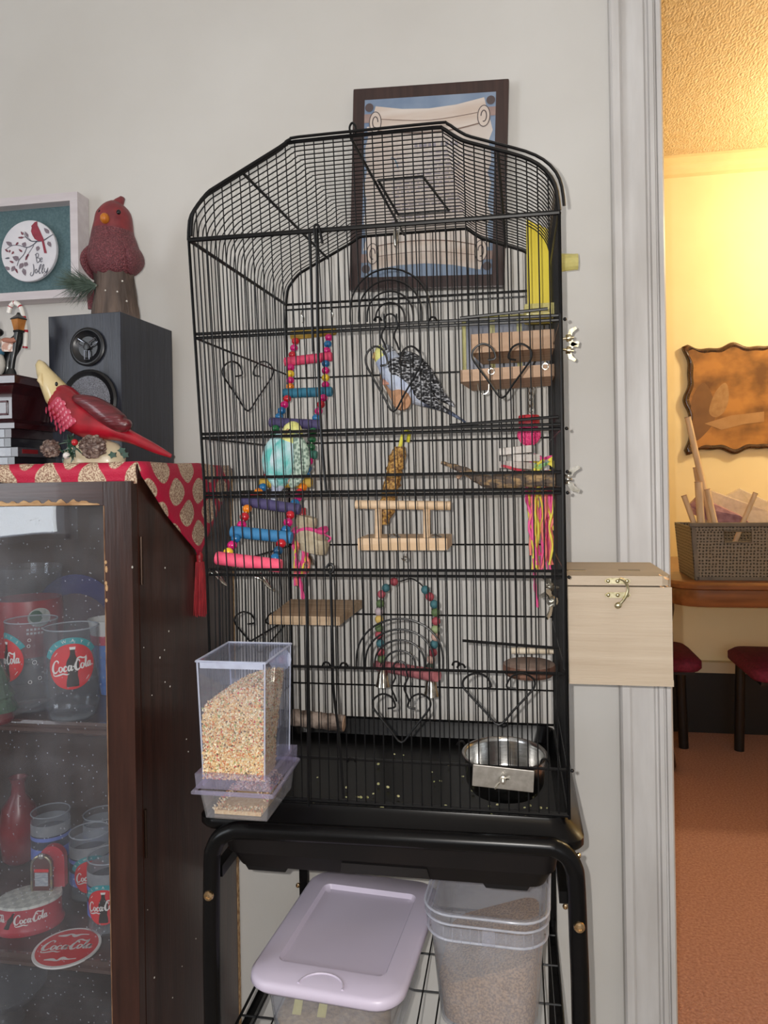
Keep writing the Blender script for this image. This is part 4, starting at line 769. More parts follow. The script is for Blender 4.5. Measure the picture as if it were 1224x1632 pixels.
# ---------------- runner cloth with a pointed end over the side
def cloth_mat():
    m = mat('red_gold_brocade', 'b5143c', .55, ns=200); nt = m.node_tree; L = nt.links.new; p = nt.nodes['Principled BSDF']
    uv = nd(nt, 'ShaderNodeUVMap'); sx = nd(nt, 'ShaderNodeSeparateXYZ'); L(uv.outputs[0], sx.inputs[0])
    def fn(sock, k): 
        a = nd(nt, 'ShaderNodeMath', operation='MULTIPLY', i1=k); L(sock, a.inputs[0]); c = nd(nt, 'ShaderNodeMath', operation='SINE'); L(a.outputs[0], c.inputs[0]); return c.outputs[0]
    def cmb(k2):
        a = nd(nt, 'ShaderNodeMath', operation='MULTIPLY', i1=1/.072); L(sx.outputs[0], a.inputs[0]); c = nd(nt, 'ShaderNodeMath', operation='MULTIPLY_ADD', i1=k2/.092); L(sx.outputs[1], c.inputs[0]); L(a.outputs[0], c.inputs[2]); return fn(c.outputs[0], PI)
    m0 = nd(nt, 'ShaderNodeMath', operation='MULTIPLY'); L(cmb(1), m0.inputs[0]); L(cmb(-1), m0.inputs[1]); mu = nd(nt, 'ShaderNodeMath', operation='ABSOLUTE'); L(m0.outputs[0], mu.inputs[0])
    mr = nd(nt, 'ShaderNodeMapRange', i1=.30, i2=.36); L(mu.outputs[0], mr.inputs[0])
    tc = nd(nt, 'ShaderNodeTexCoord'); n = nd(nt, 'ShaderNodeTexNoise', Scale=420., Detail=2.); L(tc.outputs['Object'], n.inputs[0])
    m2 = nd(nt, 'ShaderNodeMapRange', i1=.4, i2=.6); L(n.outputs['Fac'], m2.inputs[0])
    g = nd(nt, 'ShaderNodeMix', data_type='RGBA'); g.inputs[6].default_value = lin('8f6a58'); g.inputs[7].default_value = lin('d8c3a8'); L(m2.outputs[0], g.inputs[0])
    f = nd(nt, 'ShaderNodeMix', data_type='RGBA'); f.inputs[6].default_value = lin('b5143c'); L(mr.outputs[0], f.inputs[0]); L(g.outputs[2], f.inputs[7]); L(f.outputs[2], p.inputs['Base Color'])
    b_ = nd(nt, 'ShaderNodeBump', Strength=.4, Distance=.002); L(n.outputs['Fac'], b_.inputs['Height']); L(b_.outputs[0], p.inputs['Normal']); return m
b = BM(); uvl = b.loops.layers.uv.new('UVMap'); zc = ZT+.004; uvs = {}
def gv(p, u, v): q = b.verts.new(p); uvs[q] = (u, v); return q
def grid(rows):
    for r0, r1 in zip(rows, rows[1:]):
        for i in range(len(r0)-1): face(b, (r0[i], r0[i+1], r1[i+1], r1[i]))
NX = 56; xs = [XL-.004+(XR+.0045-XL+.004)*i/NX for i in range(NX+1)]
rows = []
for j in range(13):
    y = -.03-(YC-.008+.03)*-1*j/12; rows.append([gv(V((x, y, zc+.0016*math.sin(x*60+j)*(1 if 0 < j < 12 else .3)+.0015*random.random())), x, y) for x in xs])
drop = lambda x: .026+.007*math.sin(x*23+.6)+.012*max(0, (x+.5)/.13)*.9
for k in range(1, 6):
    t = k/5; rows.append([gv(V((x, YC-.011-.004*math.sin(PI*min(1, t*1.4))-.0022*math.sin(x*40), zc-drop(x)*t)), x, YC-.008-drop(x)*t*1.) for x in xs])
grid(rows)
# the pointed end hanging down the right side
rows2 = [[r[-1] for r in rows[:13]]]
ya, yb_ = -.03, YC-.008; apex = at(318, 884, x=XR+.006)
for k in range(1, 17):
    t = k/16; r = []
    for j in range(13):
        u = j/12; y0 = ya+(yb_-ya)*u; y = y0+(apex.y-y0)*max(0, (t-.1)/.9)**1.1; z = zc+(apex.z-zc)*t
        if k == 16: y = apex.y+(y0-apex.y)*.04
        r.append(gv(V((XR+.0065+.004*math.sin(PI*min(1, t*2))+.004*math.sin(u*9+t*3)*(1-t)*min(1, t*3), y, z)), XR+(zc-z), y))
    rows2.append(r)
grid(rows2)
for f in b.faces:
    for l in f.loops: l[uvl].uv = uvs[l.vert]
cl = mk('table_runner', b, cloth_mat(), None, 'red and gold brocade table runner draped over the cabinet top', 'table runner', sharp=80)
md = cl.modifiers.new('thick', 'SOLIDIFY'); md.thickness = .0018; md.offset = 0
tass = mat('red_tassel_thread', 'a8242c', .5, col2='7d1620', ns=260, st=(1, 1, .2)); p = apex
b = BM(); lathe(b, [(.001, .006), (.004, .004), (.0062, -.002), (.0058, -.008), (.0048, -.012), (.0065, -.016), (.004, -.02)], p, 12); tk = mk('tassel', b, tass, cl)
b = BM()
for i in range(70):
    a = 2*PI*i/70*7.3; r = .0015+.006*random.random(); q = p+V((math.cos(a)*r, math.sin(a)*r, -.012)); e = p+V((math.cos(a)*r*1.6+random.gauss(0, .0006), math.sin(a)*r*1.8+random.gauss(0, .001), -.1-random.random()*.006)); tube(b, [q, (q+e)/2+V((0, random.gauss(0, .0008), 0)), e], .00095, 4)
mk('threads', b, tass, tk, kind='stuff')
# ---------------- loudspeaker
zs_ = zc+.003
spk = thing('bookshelf_speaker', (-.547, -.13, zs_), 'black woodgrain bookshelf speaker standing on the cabinet runner', 'speaker')
SR = rotz(math.radians(-3)); sc = V((-.547, -.22, 0)); zt1 = at(195, 497, y=-.22).z; hw = .0695; dp = .175
def sp_(u, v, z): return sc+SR@V((u, v, 0))+V((0, 0, z))
vin = mat('black_ash_vinyl', '2c303c', .36, col2='22252e', ns=30, st=(4, 4, .2), bump=.12, bs=120)  # the blue tint puts window sheen into the black vinyl colour
b = BM(); box(b, sc+SR@V((0, dp/2, 0))+V((0, 0, (zs_+zt1)/2)), (hw*2, dp, zt1-zs_), SR, bev=.0012); mk('case', b, vin, spk)
def fpt(px, py): return at(px, py, y=-.222)
RF = SR@rotx(PI/2)
def ring_at(px, py, prof, name, m_, par, dy=0., n=36):
    c = fpt(px, py); u = (SR.transposed()@(c-sc)); c = sp_(u.x, -.001-dy, c.z); b = BM(); lathe(b, prof, c, n, RF); return mk(name, b, m_, par, sharp=45), c
gl = mat('gloss_black_trim', '141519', .34, ns=60)
tw, c = ring_at(140, 553, [(.033, 0), (.033, .003), (.030, .005), (.028, .005), (.0265, .003), (.018, -.0), (.008, -.006), (.001, -.006)], 'tweeter', gl, spk)
for a in (PI/2+PI, PI/2+PI+2*PI/3, PI/2+PI+4*PI/3):
    b = BM(); q = [c+RF@V((math.cos(a+d)*r, math.sin(a+d)*r, .0035)) for r, d in ((.008, -.55), (.022, -.2), (.022, .2), (.008, .55))]; tube(b, q, .0011, 6, closed=True); mk('spoke', b, mat('silver_edge_plastic', '8d8f98', .25, .8, ns=60), tw)
b = BM(); lathe(b, [(.006, 0), (.006, .005), (.004, .0055), (.001, .0055)], c+RF@V((0, 0, 0)), 16, RF); mk('phase_plug', b, gl, tw)
wo, c = ring_at(143, 638, [(.0525, 0), (.0525, .003), (.049, .006), (.046, .005), (.0425, .003), (.040, .003), (.030, .004), (.015, .005), (.001, .0055)], 'woofer', gl, spk)
b = BM(); lathe(b, [(.041, .0035), (.03, .0062), (.015, .0075), (.001, .008)], c, 36, RF); mk('grille', b, mat('woven_grille_mesh', '9295a0', .5, .0, col2='4b4d55', ns=700, bump=.6, bs=700), wo)
# ---------------- glittered cardinal on a stump, on the speaker
gc = thing('cardinal_figurine', at(185, 500, y=-.13), 'large glittery maroon cardinal figurine on a tree stump atop the speaker', 'figurine'); y = -.13
glit = mat('maroon_glitter', '5e222c', .5, col2='8a444c', ns=420, lo=.48, hi=.62, bump=1., bs=380, spec=.8); smo = mat('brick_red_resin', '8a3438', .45, col2='6d2a32', ns=40, bump=.2, bs=90); stump = mat('painted_stump_resin', '6b5a50', .6, col2='463a34', ns=16, st=(3, 3, .5), bump=.8, bs=40)
zst = zt1+.0005; zA = at(190, 436, y=y).z
def pr_(px, py, yy=y): return at(px, py, y=yy)
b = BM(); n = 18; rings = []
cx0 = pr_(183, 470).x
for k in range(9):
    t = k/8; z = zst+(zA-zst+.012)*t; rb = .036*(1-t)**2*.35+.0345
    rings.append([V((cx0+.002*(1-t)+(rb*(1+.09*math.sin(i*3.1+2*t)+.05*math.sin(i*5+k)))*math.cos(2*PI*i/n), y+rb*.85*(1+.08*math.sin(i*2.7+1))*math.sin(2*PI*i/n), z)) for i in range(n)])
loft(b, rings); mk('stump', b, stump, gc, sharp=70)
sp = cr([(180, 446, 0), (181, 432, 0), (182, 412, 0), (181, 393, 0), (180, 375, 0), (181, 358, 0), (181, 341, 0), (180, 328, 0), (179, 321, 0)], 3); rs = cr([(.02, .02, 0), (.041, .038, 0), (.0485, .045, 0), (.044, .042, 0), (.0385, .036, 0), (.0345, .034, 0), (.0305, .031, 0), (.018, .02, 0), (.005, .006, 0)], 3)
b = BM(); eloft(b, [pr_(p.x, p.y) for p in sp], [(r.x, r.y) for r in rs], (0, -1, 0), 26, mi=lambda i: 0 if i < 13 else 1); mk('body', b, [glit, smo], gc, sharp=80)
for sx, pts in ((-1, [(150, 385), (138, 405), (134, 425), (140, 445)]), (1, [(212, 380), (222, 400), (225, 420), (218, 440)])):
    q = cr(pts, 4); n = len(q)-1; b = BM(); eloft(b, [pr_(p.x-sx*9, p.y, y) for p in q], [(.001+.009*math.sin(PI*(i+.5)/(n+1)), .002+.028*math.sin(PI*(i+.5)/(n+1))) for i in range(n+1)], (0, -1, 0), 14); mk('wing', b, glit, gc, sharp=80)
b = BM(); eloft(b, [pr_(184, 330), pr_(190, 322, y+.004), pr_(194, 317, y+.01), pr_(192, 313, y+.012)], [(.012, .01), (.0095, .008), (.006, .006), (.001, .001)], (0, -1, 0), 12); mk('crest', b, smo, gc, sharp=80)
b = BM(); c = pr_(167, 348, y-.036); ell(b, c, (.0082, .010, .0095), rotz(.3)); mk('beak', b, mat('orange_resin_beak', 'c87a24', .4, col2='b3661a', ns=90), gc)
for px, dy in ((189, -.033), (160, -.028)):
    b = BM(); ell(b, pr_(px, 338, y+dy), (.0042, .003, .0045)); mk('eye', b, eye_m, gc)
b = BM(); eloft(b, [pr_(147, 450, y+.01), pr_(146, 470, y+.01), pr_(145, 493, y+.01)], [(.008, .006), (.0095, .006), (.006, .004)], (0, -1, 0), 10); mk('tail', b, glit, gc, sharp=80)
for px, py in ((195, 448), (168, 463), (202, 480), (153, 455), (187, 465)):
    b = BM(); ell(b, pr_(px, py, y-.0305), (.0022, .002, .0022), n=8, m=6); mk('gem', b, mat('pearly_gem', 'd8d2c8', .15, .6, ns=100), gc)
b = BM(); rn = random.Random(9); o_ = pr_(156, 455, y-.03)
for i in range(330):
    t = rn.random(); s_ = o_+(pr_(118, 452, y-.035)-o_)*t*.8; d = V((-1, rn.gauss(0, .45), rn.gauss(.05, .55))).normalized(); tube(b, [s_, s_+d*.018+V((0, 0, .001)), s_+d*rn.uniform(.036, .056)], [.0006, .0005, .0001], 3)
mk('pine_sprig', b, mat('dark_green_needles', '2f4034', .6, col2='56665c', ns=60), gc, kind='stuff', flat=True)
# ---------------- red cardinal with a pale gold hat on a snowy pine cone base
rc = thing('cardinal_figurine', at(140, 732, y=-.30), 'glossy red cardinal figurine tilted up on a pine cone base before the speaker', 'figurine'); y = -.30; zz = zc+.003
redg = mat('glossy_cardinal_red', 'a8182a', .28, col2='7d101e', ns=30, coat=.4); wingr = mat('dark_red_wing', '4c171d', .35, col2='6a1f28', ns=50, st=(.4, 1, 3), coat=.3, bump=.5, bs=70); iv = mat('ivory_gold_hat', 'd9c79c', .3, col2='c7b27e', ns=20, coat=.4)
sp = cr([(92, 622, 0), (98, 632, 0), (108, 648, 0), (124, 664, 0), (146, 676, 0), (170, 682, 0), (192, 690, 0), (214, 699, 0), (245, 714, 0), (273, 727, 0)], 3); rs = cr([(.016, .018, 0), (.024, .022, 0), (.0285, .026, 0), (.0275, .027, 0), (.0245, .025, 0), (.0195, .02, 0), (.0135, .014, 0), (.0095, .009, 0), (.0075, .006, 0), (.003, .002, 0)], 3)
b = BM(); eloft(b, [pr_(p.x, p.y, y) for p in sp], [(r.x, r.y) for r in rs], (0, -1, 0), 22); mk('body', b, redg, rc, sharp=80)
q = cr([(118, 630), (145, 640), (172, 657), (196, 672), (207, 668)], 4); n = len(q)-1
b = BM(); eloft(b, [pr_(p.x, p.y+4, y-.016) for p in q], [(.002+.015*math.sin(PI*(i+1)/(n+2)), .004+.01*math.sin(PI*(i+1)/(n+2))) for i in range(n+1)], (0, -1, 0), 14); mk('wing', b, wingr, rc, sharp=80)
for i in range(30):
    r_, c_ = divmod(i, 5); t_ = r_/5*1.15; dd = 1.0-c_*.22-(r_ % 2)*.1; px, py = 95+18*t_-.76*dd*28, 636+30*t_+.64*dd*28
    b = BM(); ell(b, pr_(px, py, y-.0265*math.sqrt(max(0, 1-dd*dd))-.0002), (.0066, .0017, .0058), rotz(-dd*.9), n=9, m=6); mk('breast_feather', b, mat('rosy_breast_feather', 'b02c44', .3, col2='c0506a', ns=90, coat=.4), rc)
b = BM(); eloft(b, [pr_(62, 574, y), pr_(64, 580, y), pr_(70, 593, y), pr_(80, 610, y), pr_(93, 630, y), pr_(97, 637, y)], [(.002, .002), (.0075, .008), (.0115, .012), (.0165, .017), (.0215, .022), (.021, .021)], (0, -1, 0), 18); mk('head', b, iv, rc, sharp=80)
b = BM(); eloft(b, [pr_(66, 596, y-.012), pr_(64, 606, y-.016), pr_(70, 618, y-.016)], [(.003, .003), (.005, .005), (.001, .001)], (0, -1, 0), 10); mk('beak', b, iv, rc, sharp=80)
b = BM(); ell(b, pr_(90, 612, y-.0215), (.0024, .0016, .0036)); mk('eye', b, eye_m, rc)
b = BM(); c = pr_(150, 714, y+.004); n = 22; bh = c.z+.0135-zz
loft(b, [[V((c.x+.052*k*math.cos(2*PI*i/n)*(1+.04*math.sin(i*3)), y+.004+.03*k*math.sin(2*PI*i/n), zz+bh*h)) for i in range(n)] for k, h in ((.98, 0), (1, .25), (.93, .55), (.75, .82), (.4, 1.0), (.1, 1.06))]); mk('snow_base', b, mat('cream_snow_resin', 'd8ccb0', .35, col2='c8ba9a', ns=18, coat=.3), rc, sharp=80)
cone_m = mat('pine_cone_brown', '4f3a33', .5, col2='8d7a70', ns=160, lo=.45, hi=.65)
for px, py, rr_ in ((82, 715, .017), (150, 712, .0225)):
    c0 = pr_(px, py, y-.028); b = BM(); ell(b, c0, (rr_*.85, rr_*.6, rr_*.75)); rn = random.Random(px)
    for i in range(80):
        a = rn.random()*2*PI; e = rn.uniform(-1.2, 1.2); d = V((math.cos(a)*math.cos(e), -abs(math.sin(a)*math.cos(e)), math.sin(e))); d = V((d.x*1.0, d.y*.65, d.z*.85)); ell(b, c0+d*rr_*.93, (rr_*.17, rr_*.09, rr_*.11), rotz(rn.random()), 6, 4)
    mk('pine_cone', b, cone_m, rc, kind='stuff')
nm = mat('green_holly_resin', '1f4a36', .35, col2='163626', ns=60, coat=.3); b = BM(); rn = random.Random(4)
for i in range(46):
    a = pr_(112+rn.gauss(0, 5), 700+rn.random()*26, y-.036); d = V((rn.gauss(0, 1), -.3, rn.gauss(-.2, .8))).normalized(); tube(b, [a, a+d*.007, a+d*.013], [.0014, .0012, .0003], 4)
for px, py in ((180, 725), (195, 718), (200, 725)):
    a = pr_(px, py, y-.022); prism(b, [a+V((.008*math.cos(t)*(1 if i % 2 else .6), 0, .006*math.sin(t)*(1 if i % 2 else .6))) for i, t in enumerate([2*PI*j/10 for j in range(10)])], (0, -.002, 0))
mk('greenery', b, nm, rc, kind='stuff')
b = BM(); ell(b, pr_(119, 705, y-.042), .0052); mk('holly_berry', b, mat('red_berry', 'b8222c', .25, coat=.4, ns=50), rc)
b = BM(); ell(b, pr_(106, 726, y-.042), .0055); mk('snowberry', b, mat('white_berry', 'dedad4', .3, ns=50), rc)
# ---------------- stack at the far left: cases, a wooden music-box base, lamppost and snowman
y0, y1 = -.325, -.205; xr_ = at(12, 690, y=y0).x
case = mat('black_case_plastic', '17161a', .22, col2='232228', ns=40, coat=.3); clr = mat('silver_sleeve_paper', '8d9099', .25, col2='62656e', ns=26, coat=.5)
zcs = [zz]
def cdcase(h, dx, lab, m_, stripe):
    z = zcs[-1]; t = thing('disc_case', (xr_-.06, (y0+y1)/2, z), lab, 'disc case', 'disc cases stacked on the cabinet'); x1_ = xr_+dx
    b = BM(); bx(b, x1_-.14, x1_, y0, y1, z, z+h, bev=.0006); mk('jewel_box', b, m_, t)
    b = BM(); bx(b, x1_-.139, x1_-.012, y0-.0006, y0+.001, z+.0012, z+h-.0012); mk('spine_label', b, clr, t)
    if stripe: b = BM(); bx(b, x1_-.001, x1_+.0005, y0+.01, y0+.05, z+h*.35, z+h*.8); mk('edge_print', b, stripe, t)
    zcs.append(z+h+.0003)
redp = mat('red_case_print', '7d2027', .4, ns=40)
cdcase(.0125, .012, 'black disc case lowest of the stack at the left edge', case, None); cdcase(.015, .018, 'grey disc case with a red mark, second from the bottom of the stack', mat('grey_case_plastic', '4c4a50', .25, col2='3a383e', ns=30, coat=.3), redp)
cdcase(.0145, .006, 'dark disc case second from the top of the stack', case, None); cdcase(.0145, .007, 'dark disc case topmost of the stack under the wooden box', mat('maroon_case_plastic', '2a1a1f', .25, ns=30, coat=.3), None)
z = zcs[-1]; ch = mat('cherry_lacquer', '3a1519', .2, col2='2b0f13', ns=18, st=(.3, 3, 3), coat=.6); zt2 = at(30, 601, y=-.3).z
mb = thing('lacquered_box', (xr_-.06, -.265, z), 'cherry lacquered wooden box with moulded edges on the disc case stack', 'box'); H = zt2-z; xx = at(22, 640, y=-.31).x
def frus(e0, e1, z0, z1): return [[V((xx-.16-e, -.315-e, zq)), V((xx+e, -.315-e, zq)), V((xx+e, -.2+e, zq)), V((xx-.16-e, -.2+e, zq))] for e, zq in ((e0, z0), (e1, z1))]
b = BM(); pf = [(.014, 0), (.014, .1), (.008, .16), (.0, .2), (0, .55), (.002, .66), (.008, .74), (.012, .8), (.02, .84), (.02, .97), (.018, 1.)]
loft(b, [[V((xx-.16-e, -.315-e, z+H*h)), V((xx+e, -.315-e, z+H*h)), V((xx+e, -.2+e, z+H*h)), V((xx-.16-e, -.2+e, z+H*h))] for e, h in pf]); mk('carcass', b, ch, mb, sharp=25)
b = BM(); tube(b, [(xx-.15, -.317, z+H*.28), (xx-.008, -.317, z+H*.28), (xx-.008, -.317, z+H*.52), (xx-.15, -.317, z+H*.52)], .0016, 6, closed=True); mk('panel_bead', b, mat('lacquer_bead', '6a5058', .2, coat=.6, ns=30), mb)
zt2 += .0005
lpst = thing('lamppost_ornament', at(20, 600, y=-.27), 'black lamppost ornament with candy cane and carol book on the wooden box', 'ornament'); y = -.272
dk = mat('black_bronze_resin', '15171a', .35, ns=50, coat=.3)
b = BM(); c = at(18, 598, y=y); c.z = zt2; lathe(b, [(.012, 0), (.012, .003), (.009, .006), (.008, .012), (.0055, .018)], c, 14); tube(b, cr([c+V((0, 0, .015)), at(20, 575, y=y), at(23, 560, y=y), at(25, 545, y=y), at(28, 528, y=y)], 4), .0048, 10)
mk('post', b, dk, lpst)
a = at(30, 527, y=y); b = BM(); lathe(b, [(.0075, 0), (.0115, .018), (.001, .018)], a, 4, rotz(.5)); lan = mk('lantern', b, mat('amber_lantern_pane', 'b5793f', .35, col2='8f5a2a', ns=60), lpst, flat=True)
b = BM(); lathe(b, [(.013, .018), (.0125, .02), (.004, .026), (.002, .03)], a, 4, rotz(.5)); lathe(b, [(.0085, -.003), (.0085, .0005)], a, 4, rotz(.5)); mk('lantern_cap', b, dk, lan, flat=True)
cane = cr([at(40, 555, y=y+.012), at(41, 530, y=y+.012), at(38, 508, y=y+.012), at(33, 490, y=y+.012), at(24, 483, y=y+.012), at(17, 488, y=y+.012), at(14, 499, y=y+.012)], 6)
b = BM(); tube(b, cane, .0042, 10, mi=lambda i: 1 if i % 6 in (0,) else 0); mk('candy_cane', b, [mat('white_candy_resin', 'e0ddd8', .25, coat=.4, ns=40), mat('red_candy_stripe', 'a82030', .25, coat=.4, ns=40)], lpst)
b = BM(); eloft(b, [at(10, 600, y=y+.014), at(11, 575, y=y+.014), at(22, 550, y=y+.013), at(37, 528, y=y+.013)], [(.009, .008), (.010, .009), (.014, .008), (.005, .005)], (0, -1, 0), 14); mk('coat', b, dk, lpst, sharp=80)
b = BM(); a = at(12, 551, y=y-.006); box(b, a, (.018, .004, .02), rotz(.4), bev=.001); mk('carol_book', b, mat('carol_book_cover', 'b98f7e', .4, col2='dcd2cc', ns=120, lo=.45, hi=.55), lpst)
b = BM(); tube(b, cr([at(2, 546, y=y-.004), at(8, 542, y=y-.008), at(18, 543, y=y-.008), at(24, 541, y=y-.006)], 3), .0042, 8); mk('sleeve', b, mat('brick_sleeve', 'a8705e', .5, ns=50), lpst)
sn = thing('snowman_ornament', at(-18, 600, y=-.28), 'white snowman ornament cut off by the left picture edge', 'ornament'); y = -.285; c = at(-13, 600, y=y)
b = BM(); ell(b, (c.x, y, zt2+.026), (.0215, .02, .026)); ell(b, (c.x-.001, y, zt2+.062), (.017, .016, .016)); mk('snow_body', b, mat('snowman_white', 'dcdad4', .4, ns=30), sn)
b = BM(); lathe(b, [(.019, 0), (.02, .004), (.0165, .009), (.008, .009)], (c.x, y, zt2+.041), 18); mk('scarf', b, mat('blue_scarf', '4a7f9e', .6, ns=70), sn)
b = BM(); ell(b, (c.x+.002, y, zt2+.078), (.018, .017, .009)); lathe(b, [(.014, 0), (.013, .018), (.001, .019)], (c.x, y, zt2+.08), 16); mk('hat', b, dk, sn)
# ---------------- framed "Be Jolly" sign on the wall
jf = thing('wall_sign', at(60, 470, y=-.01), 'white shadow-box frame with a round white cardinal disc reading Be Jolly', 'wall sign')
y = -.042; tr = at(123, 305, y=y); brr = at(127, 470, y=y); xf1 = tr.x; zf1 = tr.z; zf0 = brr.z-.003; xf0 = xf1-.34; fw_ = .0165
fm = mat('whitewashed_frame', 'd5cfd2', .55, col2='c8c0c4', ns=14, st=(.4, 3, 3), bump=.1, bs=50)
for q in ((xf0, xf1, zf1-fw_, zf1), (xf0, xf1, zf0, zf0+fw_), (xf0, xf0+fw_, zf0+fw_, zf1-fw_), (xf1-fw_, xf1, zf0+fw_, zf1-fw_)):
    b = BM(); bx(b, q[0], q[1], y, -.002, q[2], q[3], bev=.0006); mk('frame_side', b, fm, jf)
b = BM(); bx(b, xf0+fw_, xf1-fw_, -.016, -.004, zf0+fw_, zf1-fw_); mk('backing', b, mat('teal_felt_backing', '5e777c', .9, col2='4f686e', ns=260, bump=.4, bs=300), jf)
dcx = at(46, 400, y=-.03); R1 = .0615; yd = -.031
b = BM(); lathe(b, [(.001, 0), (R1, 0), (R1, .006), (R1-.001, .007), (.001, .007)], (dcx.x, -.024, dcx.z), 48, rotx(PI/2)); dsc = mk('disc', b, mat('white_disc_print', 'e2e0e6', .6, col2='d2d2da', ns=16), jf)
sc_ = 1
def fd_(px, py, e=.0004):
    p = at(px, py, y=yd-e); return p
gi = lambda k: (lambda u, v: fd_(u/8.157, 300+v/8.16, .0004+k*.0002))  # measured on a 8.16x enlargement of the sign
ink = mat('ink_slate', '5d5f6c', .7, ns=60); lf = mat('leaf_mauve_grey', '85808a', .7, col2='77606c', ns=120); bred = mat('print_cardinal_red', '9c3a4c', .7, col2='84303f', ns=60)
b = BM()
for s_ in ([(690, 600, 9), (640, 630, 12), (560, 680, 15), (480, 690, 15), (400, 685, 13), (340, 640, 9), (300, 570, 6)], [(480, 690, 14), (430, 735, 13), (350, 770, 12), (250, 745, 9), (160, 745, 8), (70, 800, 6)], [(350, 770, 11), (310, 860, 10), (250, 930, 9), (220, 1010, 8)], [(410, 690, 8), (350, 640, 7), (240, 635, 6)], [(440, 740, 8), (390, 820, 7), (330, 900, 6)]): strip2d(b, s_, gi(1))
mk('twig_print', b, ink, dsc, flat=True)
def leaf(u, v, du, dv, wd, nm, m_):
    L_ = math.hypot(du, dv); nx, ny = -dv/L_*wd, du/L_*wd; f = gi(2); b = BM(); P = [(u, v), (u+du*.3+nx, v+dv*.3+ny), (u+du*.65+nx*.8, v+dv*.65+ny*.8), (u+du, v+dv), (u+du*.65-nx*.8, v+dv*.65-ny*.8), (u+du*.3-nx, v+dv*.3-ny)]; face(b, [b.verts.new(f(*p)) for p in P]); mk(nm, b, m_, dsc, flat=True)
mar = mat('leaf_maroon', '7d4452', .7, ns=60)
for q in ((160, 745, -85, -50, 28, lf), (300, 760, 30, -60, 32, lf), (500, 750, -20, 70, 26, lf), (620, 690, 45, 75, 26, lf), (640, 590, -70, -75, 26, lf), (370, 640, -50, -80, 18, lf), (250, 930, -90, -40, 34, lf), (300, 970, -50, 80, 30, lf), (350, 960, -30, 60, 30, lf), (300, 1040, 30, 100, 28, lf), (190, 1010, -40, 75, 28, lf), (130, 1060, -70, -40, 24, lf), (300, 610, -30, -50, 14, mar), (310, 640, -80, 5, 14, mar), (240, 700, -40, 45, 14, mar), (110, 830, -50, -40, 13, mar), (180, 820, -30, 40, 14, mar), (290, 830, -50, -40, 14, mar), (330, 940, 30, -70, 13, mar), (370, 850, -20, 50, 13, mar), (180, 970, -60, -25, 14, mar), (200, 1040, 30, 70, 14, mar), (130, 800, -10, 40, 12, mar), (130, 905, -70, 10, 12, ink)): leaf(*q[:5], 'leaf_print', q[5])
b = BM(); f = gi(3); outl = [(485, 430), (450, 440), (425, 470), (405, 490), (412, 510), (402, 560), (420, 610), (450, 660), (500, 688), (560, 685), (570, 665), (540, 600), (510, 530), (485, 480)]
face(b, [b.verts.new(f(*p)) for p in outl]); face(b, [b.verts.new(f(*p)) for p in ((540, 680), (570, 680), (608, 845), (575, 845))]); mk('cardinal_print', b, bred, dsc, flat=True)
LET = [[(465, 855, 10), (470, 900, 10), (480, 960, 9)], [(455, 870, 7), (480, 845, 9), (500, 860, 9), (495, 890, 9), (478, 905, 8), (510, 910, 9), (515, 945, 9), (480, 972, 9)], [(520, 935, 8), (545, 925, 8), (545, 905, 8), (528, 910, 8), (520, 940, 9), (535, 960, 9), (550, 945, 8)],
       [(430, 985, 9), (440, 1040, 11), (435, 1110, 11), (410, 1140, 9), (392, 1120, 7), (405, 1090, 6)], [(475, 1050, 9), (458, 1065, 9), (460, 1100, 9), (480, 1095, 9), (482, 1065, 8), (470, 1050, 8)], [(490, 1090, 7), (525, 1030, 8), (535, 990, 8), (520, 1000, 9), (505, 1060, 10), (510, 1108, 9), (530, 1095, 7)], [(535, 1085, 7), (565, 1030, 8), (570, 992, 8), (555, 1005, 9), (545, 1060, 10), (552, 1106, 9), (568, 1085, 7)], [(580, 1040, 8), (575, 1075, 10), (595, 1090, 9), (615, 1055, 8), (622, 1035, 8), (610, 1090, 10), (595, 1130, 9), (570, 1140, 7), (575, 1115, 6), (625, 1075, 6)]]
b = BM()
for s_ in LET: strip2d(b, s_, gi(3))
mk('lettering', b, ink, dsc, 'slate script reading Be Jolly', flat=True)
# ================================================================== PLAQUE ON THE WALL behind the cage
pq = thing('scroll_plaque', (.0245, -.012, 1.447), 'dark walnut plaque printed with an unrolled parchment scroll, behind the cage top', 'plaque')
PR = MX.Rotation(math.radians(2.2), 3, 'Y'); pc_ = V((.0245, 0, 1.6355))
def pp(u, v, y): return pc_+PR@V((u, 0, v))+V((0, y, 0))
wal = mat('walnut_veneer', '3b2521', .4, col2='2a1815', ns=24, st=(4, 4, .3), coat=.2)
b = BM(); box(b, pc_+V((0, -.011, 0)), (.288, .020, .376), PR, bev=.003); bd_ = mk('board', b, wal, pq)
def flat(name, pts, m_, k, par):
    b = BM(); face(b, [b.verts.new(pp(u, v, -.0215-.0003*k)) for u, v in pts]); return mk(name, b, m_, par, flat=True)
pblue = mat('print_blue_ground', '8797ad', .5, col2='6c7f9a', ns=14); parch = mat('print_parchment', 'cec6c0', .5, col2='c4b4aa', ns=9, lo=.35, hi=.7); pline = mat('print_sepia_line', '7d675c', .5, ns=50); prod = mat('print_rod', 'a08a84', .5, col2='8d7670', ns=30); pdark = mat('print_dark_grey', '55494a', .5, ns=40); ptext = mat('print_ink_text', '97909a', .6, ns=90); proll = mat('print_parchment_roll', 'd4cac2', .5, col2='bfa898', ns=8, st=(.6, 1, 4), lo=.35, hi=.7)
pg = flat('print_ground', [(-.121, -.165), (.121, -.165), (.121, .165), (-.121, .165)], pblue, 0, bd_)
